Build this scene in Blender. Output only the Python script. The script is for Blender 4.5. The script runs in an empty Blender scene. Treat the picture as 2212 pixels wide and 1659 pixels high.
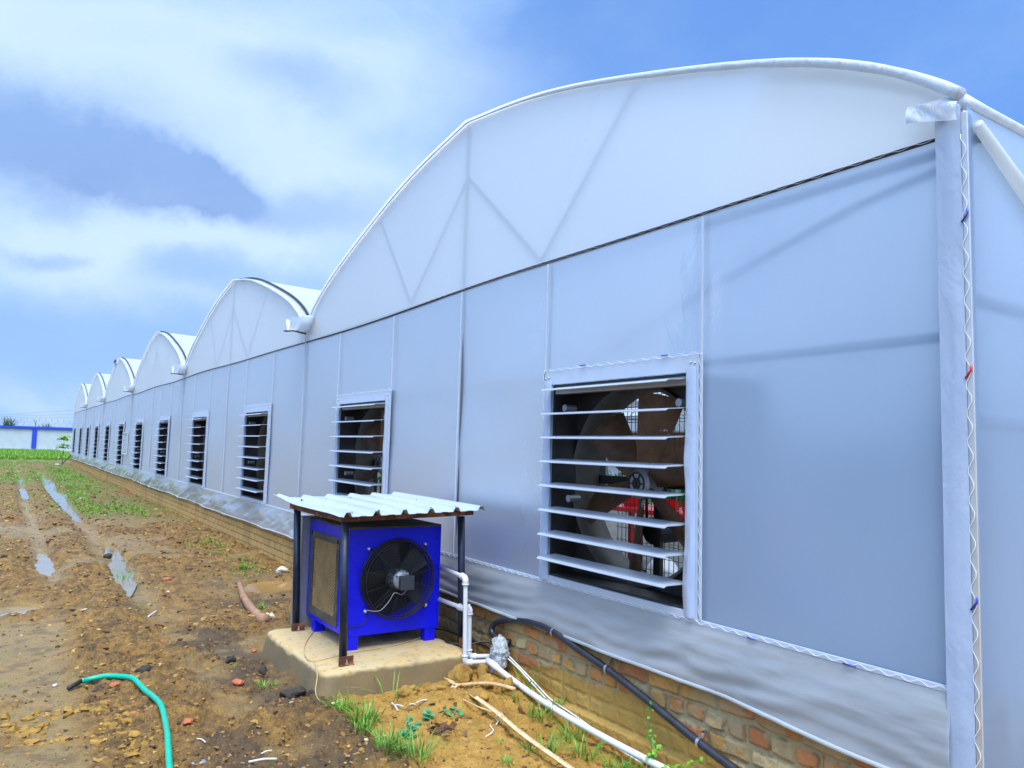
import bpy, bmesh, math, random
import numpy as np
from mathutils import Vector, Matrix
random.seed(7); RNG = np.random.default_rng(11)
R = math.radians
sc = bpy.context.scene
COL = sc.collection

# ------------------------------------------------------------------ camera
cd = bpy.data.cameras.new('camera'); cam = bpy.data.objects.new('camera', cd); COL.objects.link(cam)
yaw, pit, rol = R(33.639), R(4.893), R(1.574)
F = Vector((math.sin(yaw)*math.cos(pit), math.cos(yaw)*math.cos(pit), math.sin(pit)))
Rt = F.cross(Vector((0, 0, 1))).normalized(); Up = Rt.cross(F)
Rr = Rt*math.cos(rol) + Up*math.sin(rol); Ur = -Rt*math.sin(rol) + Up*math.cos(rol)
M = Matrix((Rr, Ur, -F)).transposed().to_4x4(); M.translation = Vector((-3.123, 0, 1.61))
cam.matrix_world = M
cd.sensor_width = 36; cd.lens = 1630.53/2212*36; cd.clip_start = .05; cd.clip_end = 6000
sc.camera = cam

def dir_px(x, y):          # direction of the sky seen at a place of the photograph (2212 x 1659), used to lay out the clouds
    return (F*1630.53 + Rr*(x-1106) + Ur*(829.5-y)).normalized()

# ------------------------------------------------------------------ sky
SUN_EL, SUN_AZ = 66, 204          # azimuth from +Y clockwise: high, over the greenhouse
w = bpy.data.worlds.new('World'); sc.world = w; w.use_nodes = True
nt = w.node_tree; nt.nodes.clear()
def N(tree, t, **k):
    n = tree.nodes.new(t)
    for a, b in k.items():
        if a == 'inp':
            for i, v in b.items():
                s = n.inputs[i]
                if hasattr(v, 'node'): tree.links.new(v, s)
                else: s.default_value = v
        else: setattr(n, a, b)
    return n
def mth(t, op, a, b=0., c=0., clamp=False):
    return N(t, 'ShaderNodeMath', operation=op, use_clamp=clamp, inp={0: a, 1: b, 2: c}).outputs[0]
def vmth(t, op, a, b=(0, 0, 0)):
    n = N(t, 'ShaderNodeVectorMath', operation=op, inp={0: a, 1: b})
    return n.outputs['Value'] if op in ('DOT_PRODUCT', 'LENGTH') else n.outputs[0]
def mix(t, f, a, b, bt='MIX'):
    n = N(t, 'ShaderNodeMix', data_type='RGBA', blend_type=bt, clamp_factor=True, inp={'Factor': f})
    for k, v in ((6, a), (7, b)):
        if hasattr(v, 'node'): t.links.new(v, n.inputs[k])
        else: n.inputs[k].default_value = (*v[:3], 1)
    return n.outputs[2]
sky = N(nt, 'ShaderNodeTexSky', sky_type='NISHITA', sun_disc=False, sun_elevation=R(SUN_EL), sun_rotation=R(SUN_AZ), dust_density=.6, ozone_density=2.5)
co = N(nt, 'ShaderNodeTexCoord').outputs['Generated']
def noise(t, vec, scale, det=5, rough=.55, dist=0.):
    return N(t, 'ShaderNodeTexNoise', inp={'Vector': vec, 'Scale': scale, 'Detail': det, 'Roughness': rough, 'Distortion': dist})
stretch = vmth(nt, 'MULTIPLY', co, (1, 1, 1.9))
n1 = noise(nt, stretch, 2.2, 7, .55, .3); n2 = noise(nt, stretch, 5, 8, .62, .4)
warp = vmth(nt, 'ADD', co, vmth(nt, 'MULTIPLY', vmth(nt, 'SUBTRACT', noise(nt, co, 6, 6, .6).outputs['Color'], (.5, .5, .5)), (.13, .13, .13)))
def blob(px, py, rx, ry, ang=0, soft=.6):
    d = dir_px(px, py); a = (Rr*math.cos(R(ang)) - Ur*math.sin(R(ang))); b = (Rr*math.sin(R(ang)) + Ur*math.cos(R(ang)))
    a = (a - d*a.dot(d)).normalized(); b = (b - d*b.dot(d)).normalized()
    k = 1630.
    u = mth(nt, 'DIVIDE', vmth(nt, 'DOT_PRODUCT', warp, a), rx/k); v = mth(nt, 'DIVIDE', vmth(nt, 'DOT_PRODUCT', warp, b), ry/k)
    r = mth(nt, 'SQRT', mth(nt, 'ADD', mth(nt, 'MULTIPLY', u, u), mth(nt, 'MULTIPLY', v, v)))
    m = N(nt, 'ShaderNodeMapRange', interpolation_type='SMOOTHSTEP', inp={0: r, 1: 1-soft, 2: 1+soft*.4, 3: 1., 4: 0.}).outputs[0]
    f = mth(nt, 'GREATER_THAN', vmth(nt, 'DOT_PRODUCT', co, d), 0.)
    return mth(nt, 'MULTIPLY', m, f)
def addm(ms): 
    o = ms[0]
    for m in ms[1:]: o = mth(nt, 'ADD', o, m)
    return mth(nt, 'MINIMUM', o, 1.)
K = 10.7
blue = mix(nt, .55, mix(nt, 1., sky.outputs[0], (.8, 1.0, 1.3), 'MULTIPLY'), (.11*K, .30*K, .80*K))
cover = mth(nt, 'MULTIPLY_ADD', n1.outputs[0], 3.2, -1.0, clamp=True)
hole = addm([blob(1900, 60, 560, 200, 0, .9), blob(1150, 190, 330, 150, -25, 1.), blob(2250, 330, 260, 220, 0, .8), blob(1400, 40, 420, 130, 0, .9)])
left = addm([blob(200, 350, 1250, 1000, 0, .6), blob(1000, 500, 700, 330, 0, .8), blob(700, 250, 500, 400, 0, .8)])
cover = mth(nt, 'MAXIMUM', mth(nt, 'MULTIPLY_ADD', cover, .6, .25), mth(nt, 'MULTIPLY', left, .97))
cover = mth(nt, 'MULTIPLY', cover, mth(nt, 'MULTIPLY_ADD', hole, -.72, 1.))
c1 = mix(nt, mth(nt, 'MULTIPLY_ADD', n2.outputs[0], 3.6, -1.35, clamp=True), (.255*K, .455*K, .80*K), (.42*K, .575*K, .80*K))
col = mix(nt, mth(nt, 'MULTIPLY', cover, .93), blue, c1)
light = addm([blob(330, 500, 420, 130, 8, .8), blob(560, 150, 520, 170, 0, .9), blob(300, 610, 360, 110, 0, .9), blob(760, 430, 330, 120, 20, .9), blob(180, 130, 300, 120, 0, .9)])
col = mix(nt, mth(nt, 'MULTIPLY', light, .8), col, (.50*K, .645*K, .83*K))
darkc = addm([blob(330, 375, 250, 70, 14, .8), blob(110, 330, 260, 90, 5, .9), blob(440, 400, 110, 60, 25, .7)])
col = mix(nt, mth(nt, 'MULTIPLY', darkc, mth(nt, 'MULTIPLY_ADD', n2.outputs[0], .8, .45, clamp=True)), col, (.19*K, .315*K, .61*K))
dark2 = addm([blob(700, 460, 190, 70, 0, .9), blob(420, 600, 130, 50, 0, .9), blob(640, 180, 150, 60, 0, .9), blob(100, 255, 300, 90, 0, 1.), blob(150, 740, 560, 120, 5, .9), blob(80, 545, 80, 25, 0, .9)])
col = mix(nt, mth(nt, 'MULTIPLY', dark2, .62), col, (.225*K, .375*K, .68*K))
low = addm([blob(150, 770, 700, 110, 3, .9), blob(620, 640, 260, 60, 10, .9)])
col = mix(nt, mth(nt, 'MULTIPLY', low, .7), col, (.25*K, .43*K, .79*K))
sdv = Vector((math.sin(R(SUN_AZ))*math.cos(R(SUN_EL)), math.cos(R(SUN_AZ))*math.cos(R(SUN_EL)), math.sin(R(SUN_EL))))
glow = N(nt, 'ShaderNodeMapRange', interpolation_type='SMOOTHSTEP', inp={0: vmth(nt, 'DOT_PRODUCT', co, sdv), 1: .30, 2: 1., 3: 0., 4: 1.}).outputs[0]     # extra sky brightness added round the sun, out of frame, to light the film
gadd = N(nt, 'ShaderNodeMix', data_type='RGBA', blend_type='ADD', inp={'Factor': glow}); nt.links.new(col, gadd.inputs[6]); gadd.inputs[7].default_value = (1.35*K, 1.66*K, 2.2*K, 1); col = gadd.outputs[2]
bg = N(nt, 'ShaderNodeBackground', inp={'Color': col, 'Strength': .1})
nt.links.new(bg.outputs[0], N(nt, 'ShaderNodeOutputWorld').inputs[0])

# ------------------------------------------------------------------ sun
sl = bpy.data.lights.new('sun', 'SUN'); so = bpy.data.objects.new('sun', sl); COL.objects.link(so)
sl.energy = 2.9; sl.angle = R(24); sl.color = (1, .90, .76)
sd = Vector((math.sin(R(SUN_AZ))*math.cos(R(SUN_EL)), math.cos(R(SUN_AZ))*math.cos(R(SUN_EL)), math.sin(R(SUN_EL))))
so.rotation_euler = sd.to_track_quat('Z', 'Y').to_euler(); so.location = (0, 0, 30)
vs = sc.view_settings; vs.view_transform = 'Standard'; vs.look = 'None'; vs.exposure = 0.38; vs.gamma = 1
sc.render.engine = 'CYCLES'; cy = sc.cycles
cy.use_denoising = True
try: cy.denoiser = 'OPENIMAGEDENOISE'
except Exception: pass
cy.max_bounces = 10; cy.diffuse_bounces = 6; cy.glossy_bounces = 4; cy.transmission_bounces = 6; cy.transparent_max_bounces = 16
cy.sample_clamp_indirect = 6; cy.caustics_reflective = False; cy.caustics_refractive = False

# ------------------------------------------------------------------ helpers
def tag(o, label=None, cat=None, group=None, kind=None, category=None):
    cat = cat or category
    for k, v in (('label', label), ('category', cat), ('group', group), ('kind', kind)):
        if v: o[k] = v
    return o
def empty(name, loc=(0, 0, 0), **k):
    o = bpy.data.objects.new(name, None); o.location = loc; o.empty_display_size = .1; COL.objects.link(o); return tag(o, **k)
class MB:
    def __init__(s): s.v = []; s.f = []; s.n = 0
    def add(s, V, Fc):
        V = np.asarray(V, float).reshape(-1, 3); n = s.n
        s.v.append(V); s.f += [[i+n for i in f] for f in Fc]; s.n += len(V); return s
    def box(s, lo, hi, bev=0, rot=None, org=None):
        x0, y0, z0 = lo; x1, y1, z1 = hi
        if bev:
            bm = bmesh.new(); bmesh.ops.create_cube(bm, size=1)
            for v in bm.verts: v.co = Vector(((lo[i]+hi[i])/2 + v.co[i]*(hi[i]-lo[i]) for i in range(3)))
            bmesh.ops.bevel(bm, geom=bm.edges[:], offset=bev, segments=2, affect='EDGES', profile=.6)
            bm.verts.index_update(); V = [tuple(v.co) for v in bm.verts]; Fc = [[v.index for v in f.verts] for f in bm.faces]; bm.free()
        else:
            V = [(x0, y0, z0), (x1, y0, z0), (x1, y1, z0), (x0, y1, z0), (x0, y0, z1), (x1, y0, z1), (x1, y1, z1), (x0, y1, z1)]
            Fc = [(3, 2, 1, 0), (4, 5, 6, 7), (0, 1, 5, 4), (1, 2, 6, 5), (2, 3, 7, 6), (3, 0, 4, 7)]
        if rot is not None:
            o = Vector(org or (0, 0, 0)); V = [tuple(o + rot @ (Vector(p)-o)) for p in V]
        return s.add(V, Fc)
    def tube(s, P, r, n=10, cap=True, closed=False, sq=1.):
        P = [Vector(p) for p in P]; m = len(P); rr = r if hasattr(r, '__len__') else [r]*m
        T = []
        for i in range(m):
            a = P[(i-1) % m] if closed else P[max(i-1, 0)]; b = P[(i+1) % m] if closed else P[min(i+1, m-1)]
            T.append((b-a).normalized() if (b-a).length > 1e-9 else Vector((0, 0, 1)))
        u = T[0].orthogonal().normalized(); V = []; Fc = []
        for i in range(m):
            u = (u - T[i]*u.dot(T[i])).normalized(); v = T[i].cross(u)
            for k in range(n):
                a = 2*math.pi*k/n; V.append(tuple(P[i] + (u*math.cos(a) + v*math.sin(a)*sq)*rr[i]))
        for i in range(m if closed else m-1):
            j = (i+1) % m
            for k in range(n): Fc.append((i*n+k, i*n+(k+1) % n, j*n+(k+1) % n, j*n+k))
        if cap and not closed: Fc.append(tuple(range(n))[::-1]); Fc.append(tuple((m-1)*n+k for k in range(n)))
        return s.add(V, Fc)
    def grid(s, P):
        nr, nc = P.shape[:2]
        return s.add(P.reshape(-1, 3), [(i*nc+j, i*nc+j+1, (i+1)*nc+j+1, (i+1)*nc+j) for i in range(nr-1) for j in range(nc-1)])
    def build(s, name, m, parent=None, smooth=False, loc=None, **k):
        V = np.concatenate(s.v) if s.v else np.zeros((0, 3))
        me = bpy.data.meshes.new(name); me.from_pydata(V.tolist(), [], s.f)
        if smooth: me.polygons.foreach_set('use_smooth', [True]*len(me.polygons))
        me.materials.append(m); me.update()
        o = bpy.data.objects.new(name, me); COL.objects.link(o)
        if parent: o.parent = parent
        if loc: o.location = loc
        return tag(o, **k)
def gridobj(name, P, m, parent=None, smooth=True, attr=None, mask=None, **k):     # fast grid mesh from an array [rows, cols, 3]
    nr, nc = P.shape[:2]; me = bpy.data.meshes.new(name)
    i = np.arange((nr-1)*(nc-1)); a = i//(nc-1)*nc + i % (nc-1)
    q = np.stack([a, a+1, a+nc+1, a+nc], 1)
    if mask is not None: q = q[mask.reshape(-1)]
    me.vertices.add(nr*nc); me.vertices.foreach_set('co', P.reshape(-1).astype(np.float32))
    me.loops.add(len(q)*4); me.loops.foreach_set('vertex_index', q.reshape(-1).astype(np.int32))
    me.polygons.add(len(q)); me.polygons.foreach_set('loop_start', (np.arange(len(q))*4).astype(np.int32))
    me.polygons.foreach_set('use_smooth', np.full(len(q), smooth))
    me.update(calc_edges=True)
    for an, av in (attr or {}).items():
        ca = me.color_attributes.new(an, 'FLOAT_COLOR', 'POINT'); ca.data.foreach_set('color', av.reshape(-1).astype(np.float32))
    me.materials.append(m); o = bpy.data.objects.new(name, me); COL.objects.link(o)
    if parent: o.parent = parent
    return tag(o, **k)
def copy_tree(o, parent=None):
    c = o.copy(); COL.objects.link(c)
    if parent: c.parent = parent
    for ch in list(o.children): copy_tree(ch, c)
    return c
def smoothp(P, n=8):            # Catmull-Rom through points
    P = [np.array(p, float) for p in P]; P = [2*P[0]-P[1]] + P + [2*P[-1]-P[-2]]; o = []
    for i in range(1, len(P)-2):
        for t in np.linspace(0, 1, n, endpoint=False):
            a, b, c, d = P[i-1:i+3]; o.append(.5*((2*b)+(-a+c)*t+(2*a-5*b+4*c-d)*t*t+(-a+3*b-3*c+d)*t**3))
    o.append(P[-2]); return o
TAB = RNG.random((256, 256))
def vn(x, y, s=0):
    x = np.asarray(x, float) + s*17.31; y = np.asarray(y, float) + s*9.77
    xi = np.floor(x).astype(int); yi = np.floor(y).astype(int); fx = x-xi; fy = y-yi
    fx = fx*fx*(3-2*fx); fy = fy*fy*(3-2*fy)
    a = TAB[xi & 255, yi & 255]; b = TAB[(xi+1) & 255, yi & 255]; c = TAB[xi & 255, (yi+1) & 255]; d = TAB[(xi+1) & 255, (yi+1) & 255]
    return (a*(1-fx)+b*fx)*(1-fy) + (c*(1-fx)+d*fx)*fy
def fbm(x, y, f, o=4, s=0, g=.5):
    v = 0; a = 1; t = 0
    for i in range(o): v = v + a*vn(x*f, y*f, s+i*3); t += a; a *= g; f *= 2.03
    return v/t
def ss(x, a, b):
    t = np.clip((np.asarray(x, float)-a)/(b-a), 0, 1); return t*t*(3-2*t)

# ------------------------------------------------------------------ materials
def mat(name, base=(.5, .5, .5), rough=.6, metal=0., spec=.5, var=0., vscale=8., bump=0., bscale=60., var2=None, v2=(0, 0, 0), coat=0., rvar=0.):
    m = bpy.data.materials.new(name); m.use_nodes = True; t = m.node_tree; p = t.nodes['Principled BSDF']
    p.inputs['Roughness'].default_value = rough; p.inputs['Metallic'].default_value = metal; p.inputs['Specular IOR Level'].default_value = spec
    p.inputs['Coat Weight'].default_value = coat
    pos = N(t, 'ShaderNodeTexCoord').outputs['Object']
    c = None
    if var:
        n = noise(t, pos, vscale, 6, .6)
        f = mth(t, 'MULTIPLY_ADD', n.outputs[0], 2.4, -.7, clamp=True)
        lo = [max(0, x*(1-var)) for x in base]; hi = [min(1, x*(1+var*.7)) for x in base]
        c = mix(t, f, lo, hi)
    if var2:
        n = noise(t, pos, var2[0], 7, .65, .5)
        f = N(t, 'ShaderNodeMapRange', inp={0: n.outputs[0], 1: var2[1], 2: var2[2], 3: 0., 4: 1.}).outputs[0]
        c = mix(t, f, c if c is not None else base, v2)
    if c is not None: t.links.new(c, p.inputs['Base Color'])
    else: p.inputs['Base Color'].default_value = (*base, 1)
    if rvar:
        n = noise(t, pos, vscale*2, 5, .6)
        t.links.new(mth(t, 'MULTIPLY_ADD', n.outputs[0], rvar*2, rough-rvar, clamp=True), p.inputs['Roughness'])
    if bump:
        n = noise(t, pos, bscale, 6, .65)
        b = N(t, 'ShaderNodeBump', inp={'Strength': bump, 'Distance': .01, 'Height': n.outputs[0]}); t.links.new(b.outputs[0], p.inputs['Normal'])
    return m
def film(name, dif, tra, wt, gloss=.35, clear=0., bscale=2.5, bump=.15, stain=None, gl=1., fwd=0., frough=.55, st=(1, 1, .5)):
    m = bpy.data.materials.new(name); m.use_nodes = True; t = m.node_tree; t.nodes.clear()
    pos = N(t, 'ShaderNodeTexCoord').outputs['Object']
    n = noise(t, vmth(t, 'MULTIPLY', pos, st), bscale, 5, .55, .6)
    b = N(t, 'ShaderNodeBump', inp={'Strength': bump, 'Distance': .05, 'Height': n.outputs[0]}).outputs[0]
    nn = noise(t, vmth(t, 'MULTIPLY', pos, (1, 1, .45)), 1.1, 7, .62, .8)
    f = mth(t, 'MULTIPLY_ADD', nn.outputs[0], 2.6, -.8, clamp=True)
    dc = mix(t, f, [dif[0]*.80, dif[1]*.88, dif[2]*.93], dif); tc = mix(t, f, tra, [tra[0]*.86, tra[1]*.93, tra[2]*.97])
    if stain:
        sn = noise(t, pos, 3.5, 7, .7); sf = N(t, 'ShaderNodeMapRange', inp={0: sn.outputs[0], 1: .52, 2: .75, 3: 0., 4: stain}).outputs[0]
        dc = mix(t, sf, dc, (.42, .40, .30))
    d = N(t, 'ShaderNodeBsdfDiffuse', inp={'Color': dc, 'Normal': b}); tr = N(t, 'ShaderNodeBsdfTranslucent', inp={'Color': tc, 'Normal': b})
    mx = N(t, 'ShaderNodeMixShader', inp={0: wt, 1: d.outputs[0], 2: tr.outputs[0]})
    if fwd:        # light scattered mostly forward: things close behind the sheet read as soft shapes
        rf = N(t, 'ShaderNodeBsdfRefraction', inp={'Color': tc, 'Roughness': frough, 'IOR': 1.22, 'Normal': b})
        mx = N(t, 'ShaderNodeMixShader', inp={0: fwd, 1: mx.outputs[0], 2: rf.outputs[0]})
    if clear:
        tp = N(t, 'ShaderNodeBsdfTransparent', inp={'Color': (.92, .95, .95, 1)})
        mx = N(t, 'ShaderNodeMixShader', inp={0: clear, 1: mx.outputs[0], 2: tp.outputs[0]})
    g = N(t, 'ShaderNodeBsdfGlossy', inp={'Color': (1, 1, 1, 1), 'Roughness': gloss, 'Normal': b})
    fr = N(t, 'ShaderNodeFresnel', inp={'IOR': 1.42, 'Normal': b})
    mx = N(t, 'ShaderNodeMixShader', inp={0: mth(t, 'MULTIPLY', fr.outputs[0], gl), 1: mx.outputs[0], 2: g.outputs[0]})
    t.links.new(mx.outputs[0], N(t, 'ShaderNodeOutputMaterial').inputs[0]); return m

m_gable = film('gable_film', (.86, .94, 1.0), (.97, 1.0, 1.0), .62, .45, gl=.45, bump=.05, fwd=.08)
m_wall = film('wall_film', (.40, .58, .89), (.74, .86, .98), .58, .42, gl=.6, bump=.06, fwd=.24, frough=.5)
m_skirt = film('skirt_film', (.82, .91, 1.0), (.88, .94, 1.), .3, .2, .0, 5, .14, gl=1.1, fwd=.46, frough=.26, st=(1, .4, 1.3))
m_hem = film('hem_film', (.78, .87, .98), (.90, .95, 1.0), .5, .45, 0, 14, .5, .12, gl=.5)
m_cover = film('cover_film', (.58, .70, .90), (.80, .90, 1.0), .35, .4, gl=.5, bump=.25, bscale=6)
m_roof = film('roof_film', (.84, .89, .95), (.95, .97, 1.0), .66, .4, 0, 3, .2, gl=.5)
m_flange = mat('white_flange', (.46, .55, .68), .38, var=.06, vscale=6, bump=.12, bscale=25)
m_alu = mat('aluminium', (.62, .66, .70), .35, .6, var=.1)
m_louv = mat('louvre_metal', (.40, .47, .57), .42, .25, var=.08, vscale=14, bump=.05)
m_galv = mat('galvanised', (.42, .45, .47), .45, .7, var=.15, vscale=10)
m_frame = mat('frame_tube', (.20, .23, .26), .5, .5)
m_black = mat('black_plastic', (.012, .013, .016), .45)
m_rubber = mat('black_rubber', (.009, .010, .012), .5, var=.3, bump=.3, bscale=120)
m_hous = mat('fan_housing', (.035, .037, .04), .5, .2, var=.3)
m_shr = mat('fan_shroud', (.11, .105, .085), .5, .3, var=.4, vscale=5)
m_blade = mat('dusty_brown_blade', (.13, .075, .04), .42, .35, var=.5, vscale=7, bump=.2, var2=(9, .66, .70), v2=(.55, .55, .52))
m_post = mat('navy_steel', (.016, .026, .055), .38, .3, var=.35, vscale=20, var2=(30, .64, .72), v2=(.16, .14, .11), bump=.1)
m_rust = mat('rusty_angle', (.13, .045, .022), .75, .2, var=.5, vscale=14, bump=.4, var2=(11, .5, .68), v2=(.42, .17, .05))
m_blue = mat('blue_enamel', (.002, .006, .70), .36, 0, .4, var=.16, vscale=3, var2=(16, .60, .8), v2=(.04, .06, .48), rvar=.1, bump=.03, bscale=7)
m_dust = mat('dusty_black', (.06, .055, .04), .8, var=.4, vscale=9, bump=.2, var2=(5, .5, .7), v2=(.14, .12, .07))
m_mesh = mat('ochre_grille', (.50, .37, .17), .6, .2, var=.3)
m_pad = mat('brown_cooling_pad', (.11, .045, .02), .9, var=.4, vscale=12, bump=.5)
m_pvc = mat('white_pvc', (.62, .66, .72), .28, var=.05, vscale=5, var2=(18, .64, .8), v2=(.55, .52, .42))
m_sheet = mat('white_roof_sheet', (.44, .52, .63), .32, .15, var=.07, vscale=5, var2=(7, .6, .75), v2=(.55, .55, .5), bump=.04)
m_silver = mat('silver_steel', (.6, .62, .64), .3, .9)
m_cast = mat('grey_cast', (.30, .33, .36), .45, .5, var=.2)
m_box = mat('slate_plastic', (.035, .042, .055), .5, bump=.06)
m_green = mat('green_hose', (.0, .36, .23), .3, var=.15, vscale=30)
m_hose = mat('black_pipe', (.022, .026, .036), .38, var=.4, vscale=15, bump=.25, bscale=40, var2=(16, .6, .74), v2=(.10, .10, .11))
m_bag = film('crumpled_plastic', (.85, .90, .90), (.85, .90, .88), .15, .1, .12, 45, 1., gl=1.4)
m_tan = mat('tan_wire', (.52, .38, .17), .6)
m_white = mat('white_paint', (.78, .80, .80), .5)
m_wire = mat('white_coated_wire', (.74, .78, .76), .4)
m_wireblue = mat('blue_wire_sleeve', (.03, .05, .42), .4)
m_wood = mat('dry_wood', (.55, .38, .18), .8, var=.4, vscale=25, bump=.4, bscale=90)
m_bark = mat('pinkish_bark', (.30, .17, .10), .8, var=.35, vscale=20, bump=.5, bscale=50)
m_woodin = mat('grey_bamboo', (.62, .47, .26), .8, var=.4, vscale=40, bump=.3)
m_reds = mat('red_paint', (.62, .012, .014), .35)
m_bluep = mat('blue_bucket', (.01, .06, .62), .4)
m_mulch = mat('dark_floor', (.13, .13, .12), .7, var=.4)
m_sack = mat('white_sack', (.62, .64, .62), .7, var=.15, bump=.6, bscale=12)
m_leafd = mat('leaf_dark', (.035, .12, .02), .5, var=.5, vscale=3)
m_leaf = mat('leaf_bright', (.13, .33, .02), .5, var=.45, vscale=6)
m_leafc = mat('leaf_bluegreen', (.05, .25, .09), .5, var=.3, vscale=9)
m_grass = mat('grass_blade', (.14, .32, .018), .5, var=.5, vscale=2.2)
m_grassn = mat('grass_near', (.12, .30, .03), .45, var=.5, vscale=14, var2=(22, .58, .68), v2=(.30, .30, .06))
m_wblue = mat('blue_wall_paint', (.012, .05, .50), .6, var=.12)
m_wwhite = mat('white_wall_paint', (.42, .50, .54), .75, var=.08, vscale=2, var2=(1.3, .56, .72), v2=(.38, .40, .36), bump=.2)
m_brickred = mat('brick_chip', (.42, .12, .05), .85, var=.35, vscale=30, bump=.5)
m_chalk = mat('chalk_white', (.50, .48, .42), .6, var=.2, vscale=30)
m_clod = mat('ochre_clod', (.34, .20, .042), .95, var=.4, vscale=12, bump=.9, bscale=70)
m_dark = mat('dark_clod', (.035, .028, .02), .8, var=.4, vscale=25, bump=.8, bscale=80)
m_leaflitter = mat('dry_leaf', (.17, .09, .04), .75, var=.5, vscale=25)

# concrete: pale ochre skin with a mud-stained lower body (a tide line of its own shape)
def mk_concrete():
    m = mat('weathered_concrete', (.52, .42, .23), .82, bump=.35, bscale=45); t = m.node_tree; p = t.nodes['Principled BSDF']
    pos = N(t, 'ShaderNodeNewGeometry').outputs['Position']; sep = N(t, 'ShaderNodeSeparateXYZ', inp={0: pos})
    n = noise(t, pos, 6, 6, .6); n2 = noise(t, pos, 22, 6, .65); n3 = noise(t, pos, 3.2, 4, .5)
    a = mix(t, mth(t, 'MULTIPLY_ADD', n.outputs[0], 3, -1, clamp=True), (.46, .33, .14), (.43, .37, .22))
    a = mix(t, N(t, 'ShaderNodeMapRange', inp={0: n2.outputs[0], 1: .55, 2: .68, 3: 0., 4: .9}).outputs[0], a, (.28, .155, .05))
    a = mix(t, N(t, 'ShaderNodeMapRange', inp={0: n3.outputs[0], 1: .54, 2: .64, 3: 0., 4: .6}).outputs[0], a, (.27, .20, .10))
    line = mth(t, 'SUBTRACT', mth(t, 'MULTIPLY_ADD', n.outputs[0], .09, .105), sep.outputs[2])
    f = N(t, 'ShaderNodeMapRange', inp={0: line, 1: -.008, 2: .012, 3: 0., 4: .93}).outputs[0]
    b = mix(t, mth(t, 'MULTIPLY_ADD', n3.outputs[0], 3, -1, clamp=True), (.20, .135, .05), (.13, .105, .065))
    t.links.new(mix(t, f, a, b), p.inputs['Base Color'])
    t.links.new(mth(t, 'MULTIPLY_ADD', f, -.25, .85), p.inputs['Roughness']); return m
m_conc = mk_concrete()

# soil: colours come from a painted map of real soil kinds (brown clods / sandy silt / ochre fill / dark muck)
def mk_soil():
    m = bpy.data.materials.new('wet_soil'); m.use_nodes = True; t = m.node_tree; p = t.nodes['Principled BSDF']
    at = N(t, 'ShaderNodeVertexColor', layer_name='soil'); sp = N(t, 'ShaderNodeSeparateColor', inp={0: at.outputs[0]})
    pos = N(t, 'ShaderNodeNewGeometry').outputs['Position']
    n = noise(t, pos, 9, 8, .65); n2 = noise(t, pos, 45, 6, .65); n3 = noise(t, pos, 2.1, 5, .6)
    brown = mix(t, mth(t, 'MULTIPLY_ADD', n.outputs[0], 3.2, -1.1, clamp=True), (.055, .028, .006), (.285, .155, .028))
    brown = mix(t, N(t, 'ShaderNodeMapRange', inp={0: n2.outputs[0], 1: .55, 2: .72, 3: 0., 4: .75}).outputs[0], brown, (.36, .21, .045))
    brown = mix(t, N(t, 'ShaderNodeMapRange', inp={0: n2.outputs[0], 1: .42, 2: .30, 3: 0., 4: .8}).outputs[0], brown, (.022, .013, .006))
    silt = mix(t, mth(t, 'MULTIPLY_ADD', n3.outputs[0], 3, -1, clamp=True), (.31, .195, .055), (.235, .165, .06))
    silt = mix(t, N(t, 'ShaderNodeMapRange', inp={0: noise(t, pos, 5.5, 6, .7).outputs[0], 1: .50, 2: .60, 3: 0., 4: .75}).outputs[0], silt, (.12, .076, .024))
    silt = mix(t, N(t, 'ShaderNodeMapRange', inp={0: n2.outputs[0], 1: .52, 2: .68, 3: 0., 4: .6}).outputs[0], silt, (.12, .066, .02))
    och = mix(t, mth(t, 'MULTIPLY_ADD', n.outputs[0], 3, -1, clamp=True), (.29, .16, .024), (.46, .27, .052))
    och = mix(t, N(t, 'ShaderNodeMapRange', inp={0: n2.outputs[0], 1: .44, 2: .33, 3: 0., 4: .7}).outputs[0], och, (.17, .09, .02))
    dk = mix(t, n.outputs[0], (.03, .02, .012), (.10, .065, .03))
    c = mix(t, sp.outputs[0], silt, brown); c = mix(t, sp.outputs[1], c, och); c = mix(t, sp.outputs[2], c, dk)
    gr = mix(t, n2.outputs[0], (.05, .10, .012), (.12, .19, .02)); c = mix(t, mth(t, 'MULTIPLY', at.outputs[1], 1.), c, gr)
    t.links.new(c, p.inputs['Base Color'])
    t.links.new(mth(t, 'MULTIPLY_ADD', sp.outputs[0], .22, .36), p.inputs['Roughness'])
    p.inputs['Specular IOR Level'].default_value = .45
    b = N(t, 'ShaderNodeBump', inp={'Strength': 1., 'Distance': .02, 'Height': mth(t, 'ADD', n2.outputs[0], mth(t, 'MULTIPLY', noise(t, pos, 140, 3, .6).outputs[0], .4))})
    t.links.new(b.outputs[0], p.inputs['Normal']); return m
m_soil = mk_soil()
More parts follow.
